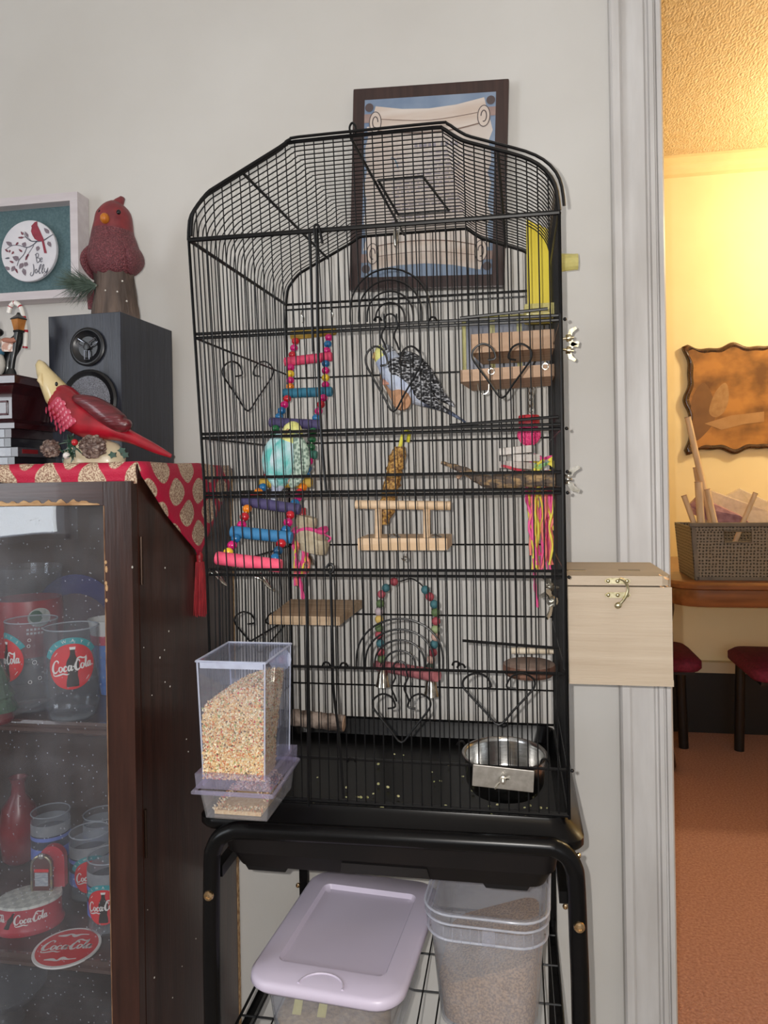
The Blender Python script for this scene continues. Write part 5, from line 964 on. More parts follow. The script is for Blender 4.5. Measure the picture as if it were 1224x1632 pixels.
L_ = [(-.116+.003*math.sin(i*1.9), .115-.23*i/12) for i in range(13)]; R_ = [(.113+.004*math.sin(i*2.3+1), -.115+.23*i/12) for i in range(13)]
flat('parchment', L_+R_, parch, 1, pg)
for s in (1, -1):
    q = [(-.1, .152), (-.05, .144), (0, .142), (.05, .146), (.1, .156), (.104, .14), (.1, .112), (.05, .102), (0, .099), (-.05, .101), (-.1, .108), (-.106, .13)]
    flat('scroll_roll', [(u, v*s) for u, v in q], proll, 2, pg)
    b = BM(); strip2d(b, [(u, v*s-.001, .0022) for u, v in ((-.1, .108), (-.05, .101), (0, .099), (.05, .102), (.1, .112))], lambda u, v: pp(u, v, -.0227)); strip2d(b, [(u, v*s, .0012) for u, v in ((-.098, .128), (0, .12), (.098, .13))], lambda u, v: pp(u, v, -.0227)); mk('roll_shadow_line', b, pline, pg, flat=True)
    for sx in (-1, 1):
        flat('rod_end', [(sx*.121, .122*s), (sx*.098, .122*s), (sx*.098, .138*s), (sx*.121, .138*s)], prod, 3, pg)
        b = BM(); disc2d(b, lambda u, v: pp(u, v, -.0229), sx*.1, .122*s, .012, .02, n=18, k=2); mk('roll_curl', b, proll, pg, flat=True)
        b = BM(); strip2d(b, [(sx*(.1-.011*math.cos(t)), .122*s+.019*math.sin(t), .0016) for t in [2*PI*i/14 for i in range(15)]], lambda u, v: pp(u, v, -.0231)); strip2d(b, [(sx*(.1-.005*math.cos(t)), .122*s+.01*math.sin(t), .002) for t in [1.6*PI*i/10 for i in range(11)]], lambda u, v: pp(u, v, -.0231)); mk('curl_line', b, pdark, pg, flat=True)
        b = BM(); disc2d(b, lambda u, v: pp(u, v, -.0229), sx*.112, .15*s, .008, .008, n=14, k=2); mk('knob_print', b, pdark, pg, flat=True)
b = BM(); rn = random.Random(2)
for i in range(9): u = -.026+i*.0085+(.006 if i > 4 else 0); rows2d(b, lambda x, v: pp(x, v, -.0224), [(.072, u, u+.006), (.08, u+.0006, u+.0054)])
for r in range(17):
    v = .06-r*.0078; u = -.07+rn.uniform(0, .01)
    while u < .06+rn.uniform(-.02, .01):
        w_ = rn.uniform(.004, .014); rows2d(b, lambda x, vv: pp(x, vv, -.0224), [(v, u, u+w_), (v+.0021, u, u+w_)]); u += w_+.003
mk('tiny_print_rows', b, ptext, pg, 'rows of small illegible grey print', flat=True, kind='stuff')
b = BM(); strip2d(b, [(-.068, .056, .0015), (-.06, .048, .0018), (-.055, .034, .0012)], lambda u, v: pp(u, v, -.0225)); mk('quill_print', b, mat('print_quill_blue', '4f7d96', .5, ns=40), pg, flat=True)
# ================================================================== GLASSWARE IN THE CABINET
COKE = [[(2.05, 2.75, .1), (2.15, 3.25, .3), (1.75, 3.6, .3), (1.15, 3.3, .3), (.55, 2.3, .5), (.3, 1.2, .6), (.55, .45, .5), (1.15, .35, .35), (1.75, .95, .15)], [(.55, .5, .2), (.35, -.2, .2), (.9, -.5, .3), (2.0, -.35, .4), (3.0, -.15, .35), (3.9, -.5, .3), (4.5, -.35, .08)],
        [(2.75, 1.75, .2), (2.3, 1.7, .3), (2.05, 1.0, .4), (2.3, .4, .3), (2.75, .7, .35), (2.95, 1.35, .35), (2.75, 1.75, .2)], [(4.05, 1.4, .25), (3.95, 1.8, .25), (3.55, 1.6, .35), (3.3, .95, .45), (3.5, .4, .35), (4.1, .75, .15)], [(5.15, 1.7, .2), (4.7, 1.75, .3), (4.4, 1.0, .4), (4.55, .4, .3), (5.0, .8, .3), (5.3, 1.75, .3)], [(5.35, 1.8, .3), (5.15, .9, .4), (5.25, .4, .3), (5.7, .75, .12)],
        [(5.6, 1.35, .25), (6.1, 1.45, .25)], [(7.5, 2.4, .2), (7.35, 2.95, .3), (6.85, 2.75, .3), (6.4, 1.9, .5), (6.25, .95, .6), (6.55, .3, .45), (7.15, .5, .3), (7.6, 1.1, .12)], [(6.6, 2.5, .12), (7.0, 3.3, .3), (7.7, 3.55, .4), (8.5, 3.15, .35), (9.1, 3.2, .3), (9.5, 3.65, .1)],
        [(8.3, 1.75, .2), (7.85, 1.7, .3), (7.6, 1.0, .4), (7.85, .4, .3), (8.3, .7, .35), (8.5, 1.35, .35), (8.3, 1.75, .2)], [(8.85, .9, .15), (9.25, 2.2, .25), (9.4, 3.1, .25), (9.15, 3.0, .3), (8.95, 1.7, .4), (8.95, .6, .4), (9.25, .5, .25), (9.5, .85, .12)], [(10.2, 1.7, .2), (9.8, 1.75, .3), (9.5, 1.0, .4), (9.65, .4, .3), (10.05, .8, .3), (10.35, 1.75, .3)], [(10.4, 1.8, .3), (10.2, .9, .4), (10.3, .4, .3), (10.8, .8, .1)]]
def coke(b, f, cx, cy, width, rot=0., mi=0):
    k = width/10.8; c_, s_ = math.cos(rot), math.sin(rot)
    for st_ in COKE: strip2d(b, [((x-5.4), (y-1.4), w_*1.15) for x, y, w_ in st_], lambda x, y: f(cx+k*(x*c_-y*s_), cy+k*(x*s_+y*c_)), mi)
BOT = [(-1, .36), (-.96, .42), (-.7, .4), (-.45, .33), (-.25, .34), (.0, .42), (.2, .42), (.35, .36), (.5, .24), (.65, .17), (.85, .155), (.88, .19), (1, .18)]
cred = mat('cola_red_print', 'd8232c', .35, ns=30); cwht = mat('white_print', 'e8e6e4', .4, ns=30); cteal = mat('teal_print', '2f9aa2', .4, ns=30); cblk = mat('bottle_brown_black', '1d1614', .3, ns=30)
clear = glass('clear_drinking_glass', (.95, .96, .97), .045, (.75, .8, .9), .015, 1.5); base_glass = glass('thick_glass_foot', (.85, .88, .9), .2, (.7, .76, .82), .04, 1.5)
def surf(c, R, turn=0., tp=0., zm=0.):
    d = V((CAM.x-c.x, CAM.y-c.y, 0)).normalized(); d = rotz(turn)@d; r = V((-d.y, d.x, 0))
    def lay(k): return lambda x, y: V((c.x, c.y, 0))+(d*math.cos(x/R)+r*math.sin(x/R))*(R+tp*(y-zm)+.0004+.0003*k)+V((0, 0, y))
    return lay
def badge(par, lay, zc_, r, always=True):
    b = BM(); disc2d(b, lay(0), 0, zc_, r, n=36, k=6); mk('red_disc', b, cred, par)
    if always:
        b = BM(); n = 16; prev = None
        for i in range(n+1):
            a = PI*(.86-.72*i/n)+.12; q = [b.verts.new(lay(1)(rr_*math.cos(a), zc_+rr_*math.sin(a))) for rr_ in (r*1.0, r*1.13, r*1.27)]
            if prev: face(b, (prev[0], prev[1], q[1], q[0])); face(b, (prev[1], prev[2], q[2], q[1]))
            prev = q
        mk('teal_banner', b, cteal, par); b = BM()
        for i, ch_ in enumerate('ALWAYS'):
            a0 = PI/2+.12-(i-2.5)*.32; f0 = lay(2); text2d(b, ch_, lambda x, y, a0=a0: f0(r*1.07*math.cos(a0)+x*math.sin(a0)+y*math.cos(a0), zc_+r*1.07*math.sin(a0)-x*math.cos(a0)+y*math.sin(a0)), r*.2)
        mk('lettering', b, cwht, par, 'white capitals reading ALWAYS')
    b = BM(); rows2d(b, lay(1), [(zc_+.86*r*y-.02*r, -x*.62*r+.03*r, x*.62*r+.03*r) for y, x in BOT]); mk('bottle_print', b, cblk, par)
    b = BM(); rows2d(b, lay(2), [(zc_+.74*r, -.08*r, .14*r), (zc_+.86*r, -.1*r, .16*r)]); mk('cap_print', b, cwht, par)
    b = BM(); coke(b, lay(3), 0, zc_, r*1.72, .12); mk('logo_script', b, cwht, par, 'white cola script logo')
    for a in (2.45, -.7):
        b = BM(); strip2d(b, [(r*.86*math.cos(a-.12), zc_+r*.86*math.sin(a-.12), r*.025), (r*.86*math.cos(a+.12), zc_+r*.86*math.sin(a+.12), r*.025)], lay(2)); mk('glint_print', b, cwht, par)
def tumbler(name, label, c, prof, th, zin, group=None):
    t = thing(name, c, label, 'drinking glass', group); b = BM(); out = prof; inn = [(max(.0008, r-th), z) for r, z in prof[::-1] if z >= zin]
    lathe(b, [(.001, 0)]+out+inn+[(inn[-1][0]*.9, zin), (.001, zin)], c, 36, cap=False); mk('body', b, clear, t, sharp=50); b = BM(); tube(b, [V(c)+V((prof[-1][0]*.985*math.cos(2*PI*i/36), prof[-1][0]*.985*math.sin(2*PI*i/36), prof[-1][1])) for i in range(36)], .0011, 6, closed=True); mk('rim', b, glass('glass_rim_highlight', (.9, .93, .96), .38, (.85, .9, .98), .03, 1.5), t); b = BM(); lathe(b, [(prof[0][0]*.9, .001), (prof[0][0]*1.0, .004), (prof[1][0]*.92, zin-.003), (.001, zin-.002)], c, 28); mk('foot', b, base_glass, t, sharp=50); return t  # pale haze on the rim ring paints its highlight
Z1, Z2, Z3 = [z+.0008 for z in shz]
def on(px, py, z): return at(px, py, z=z)
c = on(116, 1142, Z1); HA = at(116, 998, y=c.y).z-Z1; RA = .0405
pa = [(.033, 0), (.0355, .004), (.0385, .016), (.0405, .021), (.0405, .025), (.0385, .029), (.0385, .033), (.0405, .05), (RA, HA)]
g = tumbler('printed_tumbler', 'clear tumbler with red cola disc and teal ALWAYS banner on the upper shelf', c, pa, .002, .012); zb1 = at(116, 1064, y=c.y-.04).z; badge(g, surf(c, RA), zb1, .0345)
c2 = on(52, 1128, Z1); g = tumbler('printed_tumbler', 'clear tumbler left of the ALWAYS glass, its red disc turned away', c2, [(.034, 0), (.037, .004), (.0375, .012), (.04, HA*1.02)], .002, .008); badge(g, surf(c2, .0395, -1.15), Z1+.085, .034)
rn = random.Random(8); lay = surf(c2, .0395)
for i in range(6):
    b = BM(); u, v, r = rn.uniform(-.01, .02), Z1+.05+rn.random()*.07, rn.uniform(.002, .004); strip2d(b, [(u+r*math.cos(t), v+r*math.sin(t), .0006) for t in [2*PI*j/10 for j in range(11)]], lay(1)); mk('bubble_print', b, cwht, g)
# large printed jug, standing plates, paper cone cup, little tree
c = on(46, 1070, Z1); c.y = -.13; c.x = at(46, 1000, y=-.13).x; jg = thing('printed_jug', c, 'large glass jug with red holiday print at the back of the upper shelf', 'jug'); HJ = at(46, 902, y=-.13).z-Z1
b = BM(); po = [(.045, 0), (.05, .006), (.058, .05), (.06, HJ*.6), (.056, HJ*.8), (.06, HJ)]; lathe(b, [(.001, 0)]+po+[(r-.0025, z) for r, z in po[::-1]][:-1]+[(.001, .008)], c, 36, cap=False); mk('body', b, clear, jg, sharp=60)
b = BM(); lathe(b, [(.0583, .05), (.0606, HJ*.55), (.0606, HJ*.62), (.058, HJ*.72)], c, 36, cap=False); mk('red_print_band', b, mat('jug_red_print', 'a8222f', .35, col2='8d1c28', ns=25), jg)
lay = surf(c, .0606); b = BM(); disc2d(b, lay(2), .018, Z1+HJ*.58, .02, .017, n=24, k=4); mk('white_print_oval', b, mat('jug_pale_print', 'c9c6c2', .4, col2='9fa8a0', ns=120), jg)
b = BM(); disc2d(b, lay(3), .012, Z1+HJ*.59, .011, .011, n=18, k=3); mk('green_print', b, mat('jug_green_print', '2c5a44', .4, ns=60), jg)
for r in range(2):
    for i in range(5): b = BM(); rows2d(b, lay(2), [(Z1+HJ*.44+r*.007, -.004+i*.006, 0+i*.006), (Z1+HJ*.44+r*.007+.004, -.004+i*.006, 0+i*.006)]); mk('square_print', b, cwht, jg)
tray_rim = HJ
pa_ = at(120, 950, y=-.06)
for i, (R_, dy, m_) in enumerate(((.092, .0, glass('blue_glass_rim', (.55, .6, .9), .25, (.3, .3, .7), .05, 1.5)), (.075, -.02, glass('pinkish_glass_plate', (.92, .86, .84), .12, (.8, .66, .6), .05, 1.5)))):
    pl = thing('glass_plate', (pa_.x, -.05+dy, Z1), ('large blue-rimmed glass plate standing at the back of the upper shelf', 'pinkish clear glass plate standing in front of the blue-rimmed plate')[i], 'plate')
    b = BM(); lathe(b, [(.001, 0), (R_*.6, 0), (R_*.95, .008), (R_, .010), (R_, .012), (R_*.93, .011), (R_*.58, .003), (.001, .003)], (pa_.x+i*.012, -.045+dy, Z1+R_+.001), 44, rotx(PI/2)); mk('dish', b, m_ if i == 0 else m_, pl, sharp=60); b = BM(); tube(b, [V((pa_.x+i*.012+R_*.995*math.cos(t), -.057+dy, Z1+R_+.001+R_*.995*math.sin(t))) for t in [2*PI*j/44 for j in range(44)]], .0012, 6, closed=True); mk('rim', b, m_, pl)
c = on(176, 1100, Z1); c.y = -.2; c.x = at(176, 1060, y=-.2).x; cu_ = thing('cone_cup', c, 'blue and red paper treat cup with white rim behind the cabinet stile', 'cup'); HC = at(176, 985, y=-.2).z-Z1
b = BM(); lathe(b, [(.016, 0), (.03, HC*.7), (.001, HC*.7)], c, 24); mk('sleeve', b, mat('cup_blue_print', '3f6fc0', .45, col2='5d8ad0', ns=60), cu_)
b = BM(); lathe(b, [(.0305, HC*.68), (.0325, HC*.8), (.001, HC*.8)], c, 24); mk('red_band', b, mat('cup_red_print', 'c8405a', .45, ns=40), cu_)
b = BM(); lathe(b, [(.031, HC*.8), (.035, HC*.97), (.036, HC), (.033, HC), (.03, HC*.84)], c, 24); mk('white_rim', b, mat('cup_white_paper', 'dedcda', .5, ns=40), cu_)
c = on(0, 1150, Z1); c.x = at(-4, 1100, y=c.y).x; tr_ = thing('tree_ornament', c, 'small green glazed tree ornament at the left edge of the upper shelf', 'ornament')
b = BM(); lathe(b, [(.022, 0), (.024, .004), (.02, .016)], c, 20); mk('red_foot', b, mat('dark_red_glaze', '6d1a24', .25, coat=.4, ns=60), tr_)
b = BM(); lathe(b, [(.012, .014), (.03, .018), (.022, .036), (.025, .04), (.016, .058), (.018, .062), (.01, .08), (.001, .098)], c, 14); mk('tiers', b, mat('green_glaze', '24402f', .2, col2='3b5a44', ns=90, coat=.5, bump=.5, bs=120), tr_, sharp=20)
# lower shelf: four blue banded tumblers, music box, coaster, vase
navy = mat('navy_print_band', '1c1f33', .35, col2='272b45', ns=30); peri = mat('periwinkle_print_band', '5a72c8', .35, col2='6f86d8', ns=16); froz = glass('frosted_ice_band', (.8, .82, .85), .55, (.62, .65, .7), .2, 1.45)
def blue_tumbler(px, py, label, turn, ytop, disc=True):
    c = on(px, py, Z2); H = at(px, ytop, y=c.y).z-Z2; R = .0345
    g = tumbler('blue_banded_tumbler', label, c, [(.0315, 0), (.0335, .003), (R, .012), (R, H)], .0018, .016, 'blue banded cola tumblers'); lay = surf(c, R, turn)
    for nm, z0, z1, m_ in (('blue_band', .028, .05, peri), ('navy_band', .05, H*.68, navy), ('blue_ring', H*.6, H*.66, peri), ('frost_band', H*.68, H*.86, froz)):
        k = .0003 if nm != 'blue_ring' else .0006; b = BM(); lathe(b, [(R+k, z0), (R+k, z1)], c, 36, cap=False); mk(nm, b, m_, g)
    if disc:
        badge(g, lambda k: lay(k+2), Z2+H*.42, .028); l2 = lay(2); b = BM(); face(b, [b.verts.new(l2(.026+u, Z2+.05+v)) for u, v in ((0, 0), (.006, .008), (.011, .014), (.016, .021), (.022, .014), (.03, .006), (.034, 0))]); mk('iceberg_print', b, mat('iceberg_white', 'cfd4da', .4, col2='aab2bc', ns=60), g)
blue_tumbler(176, 1474, 'blue banded cola tumbler nearest the glass on the lower shelf', -.32, 1362); blue_tumbler(145, 1424, 'blue banded cola tumbler second from the front on the lower shelf', .0, 1324); blue_tumbler(164, 1372, 'blue banded cola tumbler at the back right corner of the lower shelf', .2, 1296, False); blue_tumbler(82, 1384, 'blue banded cola tumbler behind the red music box', .2, 1292, False)
c = on(48, 1472, Z2); jb = thing('music_box', c, 'red oval cola music box with a miniature jukebox on top', 'music box'); HB = .042; ca = math.radians(28); RM = rotz(ca)
rb = mat('music_box_red', 'c03244', .3, col2='a82838', ns=20, coat=.3)
b = BM(); lathe(b, [(1.0, 0), (1.03, .004), (1.02, .008), (.95, .012), (.94, HB-.004), (.96, HB)], c, 40, RM@MX.Diagonal((.052, .038, 1)).to_3x3()); mk('drum', b, rb, jb, sharp=50)
b = BM(); lathe(b, [(.97, HB), (.95, HB+.004), (.9, HB+.0045), (.001, HB+.0045)], c, 40, RM@MX.Diagonal((.052, .038, 1)).to_3x3()); m_ = mat('checker_floor', 'd8d8d2', .4, ns=30); nt = m_.node_tree; ck = nd(nt, 'ShaderNodeTexChecker', Scale=95.); ck.inputs[1].default_value = lin('d2d4ce'); ck.inputs[2].default_value = lin('b9bcb8'); nt.links.new(nt.nodes['Mapping'].outputs[0], ck.inputs[0]); nt.links.new(ck.outputs[0], nt.nodes['Principled BSDF'].inputs['Base Color']); mk('dance_floor', b, m_, jb, sharp=50)
def el(u, z): 
    p = RM@V((.052*.955*math.cos(u), .038*.955*math.sin(u), 0)); return V((c.x+p.x, c.y+p.y, z))
for u0, wd in ((-1.45, .06), (-2.75, .05)):
    b = BM(); coke(b, lambda x, y, u0=u0: el(u0+x/.045, c.z+.026+y), 0, 0, wd*.8, .05); mk('logo_script', b, cwht, jb, 'white cola script logo')
b = BM(); rows2d(b, lambda x, y: el(-2.12+(x+y*.5)/.045, c.z+.025+y), [(.013*y, -x*.011, x*.011) for y, x in BOT]); mk('bottle_print', b, cblk, jb)
b = BM(); strip2d(b, [(-.006, -.003, .0012), (-.006, .005, .0012), (.002, .007, .0018), (.002, -.001, .0012)], lambda x, y: el(-2.42+x/.045, c.z+.027+y)); mk('note_print', b, cwht, jb)
jc = c+RM@V((.020, .016, 0)); jc.z = c.z+HB+.0045; d = V((CAM.x-jc.x, CAM.y-jc.y, 0)).normalized(); d = rotz(-.45)@d; r = V((-d.y, d.x, 0))
def arch_pts(w_, h, off): return [jc+r*x+V((0, 0, z))+d*off for x, z in [(-w_, 0), (-w_, h-w_)]+[(-w_*math.cos(t), h-w_+w_*math.sin(t)) for t in [PI*i/10 for i in range(1, 10)]]+[(w_, h-w_), (w_, 0)]]
b = BM(); prism(b, [p+r*.012 for p in arch_pts(.021, .068, -.016)], d*.012); mk('backdrop', b, rb, jb)
b = BM(); prism(b, arch_pts(.0165, .058, 0), d*.008); jx = mk('jukebox', b, mat('jukebox_brown', '5a2c2a', .35, ns=40, coat=.3), jb)
b = BM(); tube(b, arch_pts(.0165, .058, .008), .0022, 8, cap=True); mk('chrome_arch', b, mat('gilt_chrome_tube', 'b9a878', .3, .8, col2='8d8a88', ns=120), jx)
b = BM(); prism(b, [jc+r*x+V((0, 0, z))+d*.0082 for x, z in ((-.011, .008), (.011, .008), (.011, .03), (-.011, .03))], d*.0006); mk('song_panel', b, mat('song_card_white', 'b9bcc4', .4, col2='7f8590', ns=300, st=(.3, .3, 2)), jx)
b = BM(); prism(b, [jc+r*x+V((0, 0, z))+d*.0082 for x, z in ((-.012, .031), (.012, .031), (.012, .036), (-.012, .036))], d*.0008); mk('title_strip', b, cred, jx)
b = BM(); q = [jc+V((0, 0, .058))+d*.009]; ell(b, q[0], (.006, .004, .005)); mk('top_crest', b, mat('silver_crest', 'b5b4b2', .3, .7, ns=90), jx)
c = on(107, 1512, Z2); cs = thing('coaster', c, 'round red cola coaster with white rim lying at the front of the lower shelf', 'coaster'); Rc = .050
b = BM(); lathe(b, [(.001, 0), (Rc, 0), (Rc+.0005, .001), (Rc, .0025), (.001, .0025)], c, 48); mk('card', b, cwht, cs); d = V((CAM.x-c.x, CAM.y-c.y, 0)).normalized(); d = rotz(-.35)@d; r = V((-d.y, d.x, 0)); fcs = lambda k: (lambda x, y: c+r*x-d*y+V((0, 0, .0027+.0002*k)))
b = BM(); disc2d(b, fcs(0), 0, 0, Rc*.92, n=44, k=2); mk('red_face', b, cred, cs); b = BM(); coke(b, fcs(1), 0, .002, .078); mk('logo_script', b, cwht, cs, 'white cola script logo')
for s in (1, -1):
    b = BM(); strip2d(b, [(-.024, s*.03, .002), (-.012, s*.03, .006), (-.004, s*.033, .003), (.003, s*.028, .007), (.012, s*.031, .003), (.024, s*.03, .002)], fcs(1)); mk('flourish', b, cwht, cs)
c = V((at(30, 1300, y=-.1).x, -.1, Z2)); HV = at(30, 1238, y=-.1).z-Z2
vz = thing('red_vase', c, 'dark red vase at the back left of the lower shelf', 'vase'); b = BM(); lathe(b, [(.02, 0), (.03, .01), (.036, HV*.4), (.03, HV*.65), (.013, HV*.8), (.012, HV*.93), (.017, HV), (.014, HV), (.009, HV*.9)], c, 26); mk('glazed_body', b, mat('dim_red_glaze', '8d1f2a', .3, col2='6d1620', ns=20), vz, sharp=60)
c = on(12, 1600, .25); c = V((at(8, 1600, y=-.22).x, -.22, Z3)); zt3 = at(20, 1552, y=-.22).z
bw = thing('glass_bowl', c, 'clear glass covered bowl on the bottom shelf', 'bowl'); H = zt3-Z3; b = BM(); lathe(b, [(.001, 0), (.03, 0), (.032, .004), (.02, .012), (.02, H*.35), (.05, H*.5), (.066, H*.72), (.067, H*.75), (.064, H*.75), (.048, H*.52), (.001, H*.45)], c, 36, cap=False); mk('bowl', b, clear, bw, sharp=60)
b = BM(); lathe(b, [(.069, H*.75), (.069, H*.77), (.06, H*.86), (.035, H*.93), (.012, H*.95), (.008, H*.97), (.014, H*.99), (.012, H), (.001, H)], c, 36); mk('cover', b, clear, bw, sharp=60)
# ================================================================== ROOM BEYOND
tb = thing('dining_table', (1.35, 1.6, 0), 'brown wooden dining table beyond the doorway', 'table'); zt4 = .745
oakt = mat('golden_oak_top', '8d5a34', .3, col2='6f4426', ns=16, st=(.3, 3, 3), coat=.4)
def tring(e, z, r=.12):
    P = []
    for cx, cy, a0 in ((2.15-r, 1.18+r, -PI/2), (2.15-r, 1.985-r*.2, 0), (.66+r, 1.985-r*.2, PI/2), (.66+r, 1.18+r, PI)):
        rr_ = r if cy < 1.5 else r*.2
        for i in range(7): a = a0+PI/2*i/6; P.append(V((cx+(rr_+e)*math.cos(a) if cy < 1.5 else (cx+(r-rr_)*(1 if cx > 1.4 else -1))+(rr_+e)*math.cos(a), cy+(rr_+e)*math.sin(a), z)))
    return P
b = BM(); loft(b, [tring(-.012, zt4-.028), tring(0, zt4-.022), tring(.002, zt4-.01), tring(-.003, zt4-.002), tring(-.008, zt4)]); mk('top', b, oakt, tb, sharp=40)
b = BM(); loft(b, [tring(-.03, zt4-.085), tring(-.026, zt4-.08), tring(-.026, zt4-.029)]); mk('apron', b, oakt, tb, sharp=40)
for lx, ly in ((.715, 1.53), (2.05, 1.53)):
    b = BM(); pf = [(.024, .004), (.03, .02), (.026, .05), (.018, .08), (.02, .3), (.027, .45), (.024, .55), (.032, .6), (.032, zt4-.06)]; lathe(b, pf, (lx, ly, 0), 16); mk('leg', b, mat('dark_oak_leg', '4a2a1a', .35, col2='341c10', ns=18, coat=.3), tb)
# woven-look plastic basket
bs_ = thing('storage_basket', (1.0, 1.3, zt4), 'grey rattan-patterned plastic basket of paper rolls on the dining table', 'basket')
yb0 = 1.225; xa = at(1107, 920, y=yb0).x; xb = xa+.34; zb4 = zt4+.001; zt5 = at(1105, 833, y=yb0).z; xta = at(1099, 833, y=yb0).x
gm = mat('taupe_grey_plastic', '6d655c', .5, col2='5c544c', ns=20)
wv = mat('rattan_pattern_plastic', '746c63', .5, ns=60); nt = wv.node_tree
vt = nd(nt, 'ShaderNodeTexVoronoi', Scale=95., Randomness=.25); vt.voronoi_dimensions = '2D'; sx_ = nd(nt, 'ShaderNodeSeparateXYZ'); cx_ = nd(nt, 'ShaderNodeCombineXYZ'); ad_ = nd(nt, 'ShaderNodeMath', operation='ADD'); nt.links.new(nt.nodes['Mapping'].outputs[0], sx_.inputs[0]); nt.links.new(sx_.outputs[0], ad_.inputs[0]); nt.links.new(sx_.outputs[1], ad_.inputs[1]); nt.links.new(ad_.outputs[0], cx_.inputs[0]); nt.links.new(sx_.outputs[2], cx_.inputs[1]); nt.links.new(cx_.outputs[0], vt.inputs['Vector']); mr = nd(nt, 'ShaderNodeMapRange', i1=.18, i2=.34); nt.links.new(vt.outputs['Distance'], mr.inputs[0])
mx_ = nd(nt, 'ShaderNodeMix', data_type='RGBA'); mx_.inputs[6].default_value = lin('352f2a'); mx_.inputs[7].default_value = lin('7a7268'); nt.links.new(mr.outputs[0], mx_.inputs[0]); nt.links.new(mx_.outputs[2], nt.nodes['Principled BSDF'].inputs['Base Color']); bp = nd(nt, 'ShaderNodeBump', Strength=.8, Distance=.003); nt.links.new(mr.outputs[0], bp.inputs['Height']); nt.links.new(bp.outputs[0], nt.nodes['Principled BSDF'].inputs['Normal'])
dxt = xa-xta; 
def fc(u, v, y=0.): return V((xa-dxt*v+(xb-xa+2*dxt*v)*u, yb0-.008*v+y, zb4+(zt5-zb4)*v))
def slab(nm, u0, u1, v0, v1, m_): b = BM(); prism(b, [fc(u0, v0), fc(u1, v0), fc(u1, v1), fc(u0, v1)], (0, .004, 0)); mk(nm, b, m_, bs_, flat=True)
slab('lower_wall', .045, .955, .06, .66, wv); slab('wall_section', .045, .40-.12, .66, .86, wv); slab('wall_section', .50+.02, .955, .66, .86, wv); slab('upper_wall', .045, .955, .86, .93, wv)
slab('base_band', .02, .98, 0, .06, gm); slab('corner_post', 0, .045, 0, .93, gm); slab('corner_post', .955, 1, 0, .93, gm)
b = BM(); box(b, fc(.5, .965, 0)+V((0, .0, 0)), (xb-xa+2*dxt+.008, .014, (zt5-zb4)*.07), None, bev=.003); mk('rim', b, gm, bs_)
b = BM(); hole = [fc(.285, .665, -.003), fc(.515, .665, -.003), fc(.515, .855, -.003), fc(.285, .855, -.003)]; tube(b, hole, .003, 6, closed=True); mk('handle_rim', b, gm, bs_)
for nm, x, sgn in (('end_wall', 0, 1), ('end_wall', 1, -1)):
    b = BM(); prism(b, [fc(x, 0), fc(x, .93), fc(x, .93)+V((0, .24, 0)), fc(x, 0)+V((0, .23, 0))], (sgn*.004, 0, 0)); mk(nm, b, wv, bs_, flat=True)
b = BM(); prism(b, [fc(0, 0, .23), fc(1, 0, .23), fc(1, .93, .25), fc(0, .93, .25)], (0, .004, 0)); mk('rear_wall', b, wv, bs_, flat=True)
b = BM(); bx(b, xa, xb, yb0, yb0+.23, zb4, zb4+.004); mk('floor_plate', b, gm, bs_)
rollm = mat('cream_rolled_paper', 'd8bfa4', .6, col2='c4a88c', ns=40, st=(2, 2, .3)); rim_m = mat('paper_roll_end', 'b0907a', .7, ns=40)
for i, (a, c, y, r, lab) in enumerate((((1096, 665), (1140, 862), 1.33, .0105, 'tallest cream paper roll leaning in the basket'), ((1109, 745), (1128, 862), 1.36, .010, 'cream paper roll half hidden behind the two front rolls'), ((1113, 768), (1119, 862), 1.29, .0125, 'upright cream paper roll at the basket front'), ((1127, 780), (1146, 862), 1.27, .0095, 'short slanted cream paper roll right of the upright one'), ((1090, 790), (1116, 862), 1.3, .009, 'cream paper roll leaning over the left rim of the basket'), ((1204, 786), (1172, 862), 1.3, .008, 'thin cream paper roll leaning right near the basket handle'))):
    A, B = at(*a, y=y), at(*c, y=y); B = B+(B-A)*.15; t = thing('paper_roll', B, lab, 'paper roll', 'paper rolls in the basket'); d = (A-B).normalized(); b = BM(); tube(b, [B, A], r, 14); mk('roll', b, rollm, t); b = BM(); tube(b, [A-d*.001, A+d*.0012], r*1.05, 14); mk('end_cap', b, rim_m, t)
for i, (q, y, m_, lab) in enumerate((([(1112, 775), (1224, 815), (1224, 845), (1108, 806)], 1.36, glass('crinkled_clear_wrap', (.95, .92, .92), .5, (.86, .78, .74), .15, 1.45), 'crinkled clear plastic wrap poking from the basket'), ([(1098, 806), (1112, 792), (1180, 822), (1198, 836), (1170, 846), (1100, 818)], 1.33, mat('pink_printed_packet', 'b98f98', .4, col2='8d6470', ns=40), 'pinkish flat packet lying slanted in the basket'), ([(1150, 795), (1180, 780), (1224, 800), (1224, 838), (1160, 838)], 1.39, glass('loose_clear_bag', (.95, .93, .92), .55, (.88, .8, .74), .2, 1.45), 'rumpled clear bag at the right of the basket'))):
    b = BM(); P = [at(px, py, y=y+.012*math.sin(k*2.1)) for k, (px, py) in enumerate(q)]; prism(b, P, (.002, .02, .004)); mk('wrapper', b, m_, None, lab, 'wrapper', flat=True)
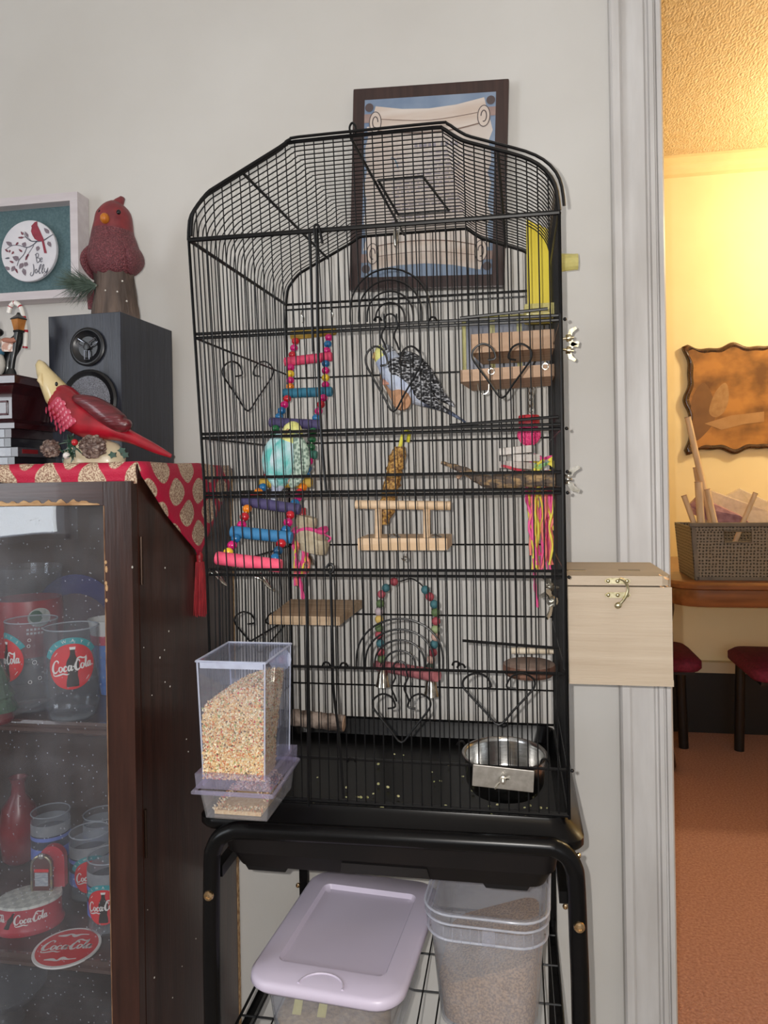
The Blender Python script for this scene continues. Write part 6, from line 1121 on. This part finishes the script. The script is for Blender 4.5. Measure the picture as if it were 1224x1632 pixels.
# scalloped picture plaque
pw = thing('picture_plaque', (1.1, 1.97, 1.19), 'scalloped dark wood plaque with a glowing amber still life on the far wall', 'picture'); yq = 1.975
a, c = at(1092, 552, y=yq), at(1096, 722, y=yq); xq0 = a.x; xq1 = a.x+.385; zq1 = a.z; zq0 = c.z
def scal(e, y):
    P = []; nx, nz = 36, 40; cx, cz = (xq0+xq1)/2, (zq0+zq1)/2
    def wob(t): return .010*math.cos(t*2*PI*2.0)+.005*math.cos(t*2*PI*4)
    for i in range(nx): t = i/nx; P.append(V((xq0+(xq1-xq0)*t, y, zq0-wob(t)+.005)))
    for i in range(nz): t = i/nz; P.append(V((xq1+wob(t)-.005, y, zq0+(zq1-zq0)*t)))
    for i in range(nx): t = i/nx; P.append(V((xq1-(xq1-xq0)*t, y, zq1+wob(t)-.005)))
    for i in range(nz): t = i/nz; P.append(V((xq0-wob(t)+.005, y, zq1-(zq1-zq0)*t)))
    return [V((cx+(p.x-cx)*(1-e/.19), y, cz+(p.z-cz)*(1-e/.23))) for p in P]
edg = mat('dark_varnished_edge', '4a2a12', .25, col2='2f1a0a', ns=30, coat=.6)
b = BM(); loft(b, [scal(0, yq+.024), scal(0, yq+.006), scal(.006, yq), scal(.014, yq-.001), scal(.018, yq+.002), scal(.02, yq+.002)]); mk('wood_edge', b, edg, pw, sharp=50)
m_ = mat('amber_varnished_print', 'b07a40', .22, col2='684426', ns=6, lo=.4, hi=.62, coat=.6, st=(1, 1, 1.3)); b = BM(); P = scal(.021, yq+.001); face(b, [b.verts.new(p) for p in P]); pn = mk('print', b, m_, pw, flat=True)
def fq(px, py, k): return at(px, py, y=yq+.0005-.0004*k)
def blob(nm, pts, m_, k, sm=5): b = BM(); face(b, [b.verts.new(p) for p in (cr([fq(*q, k) for q in pts], sm, True) if sm else [fq(*q, k) for q in pts])]); mk(nm, b, m_, pn, flat=True)
dkp = mat('print_umber', '6d4a2c', .22, col2='7d5634', ns=12, coat=.6); ltp = mat('print_apricot', 'ac845c', .22, col2='9c744c', ns=14, coat=.6)
blob('shadow_shape', [(1102, 640), (1120, 610), (1135, 630), (1140, 665), (1125, 690), (1105, 700)], dkp, 1); blob('leaf_shape', [(1130, 655), (1140, 625), (1156, 610), (1162, 630), (1155, 655), (1140, 665)], mat('print_russet', '96704a', .22, col2='a8825a', ns=40, coat=.6), 2)
blob('book_shape', [(1123, 675), (1165, 662), (1218, 656), (1218, 672), (1185, 676), (1150, 685)], ltp, 2, 0)
# two stools
bur = mat('burgundy_seat_fabric', '7d1f3c', .8, col2='641830', ns=90, bump=.4, bs=160); blk = mat('stool_black_metal', '141416', .35, ns=40)
def stool(cx, cy, hx, hy, zs4, legs, lab):
    t = thing('stool', (cx, cy, 0), lab, 'stool', 'burgundy stools under the table')
    b = BM(); loft(b, [rring(hx-.01, hy-.01, zs4-.05, .05, cx, cy), rring(hx, hy, zs4-.04, .06, cx, cy), rring(hx, hy, zs4-.015, .06, cx, cy), rring(hx-.02, hy-.02, zs4, .05, cx, cy)]); mk('seat', b, bur, t, sharp=60)
    b = BM(); bx(b, cx-hx+.03, cx+hx-.03, cy-hy+.03, cy+hy-.03, zs4-.065, zs4-.05); mk('seat_frame', b, blk, t)
    for lx, ly in legs: b = BM(); tube(b, [(lx, ly, .001), (lx-.01*(1 if lx < cx else -1)*-1, ly, zs4-.05)], .019, 14); mk('leg', b, blk, t)
l1 = at(1094, 1192, z=0); l2 = at(1178, 1196, z=0)
stool(l1.x-.14, l1.y-.03, .17, .17, .40, ((l1.x-.01, l1.y), (l1.x-.27, l1.y), (l1.x-.01, l1.y-.2), (l1.x-.27, l1.y-.2))[:2], 'burgundy seated stool mostly hidden behind the nest box')
stool(l2.x+.17, l2.y-.12, .2, .2, .40, ((l2.x, l2.y), (l2.x+.33, l2.y)), 'burgundy seated stool at the right picture edge')
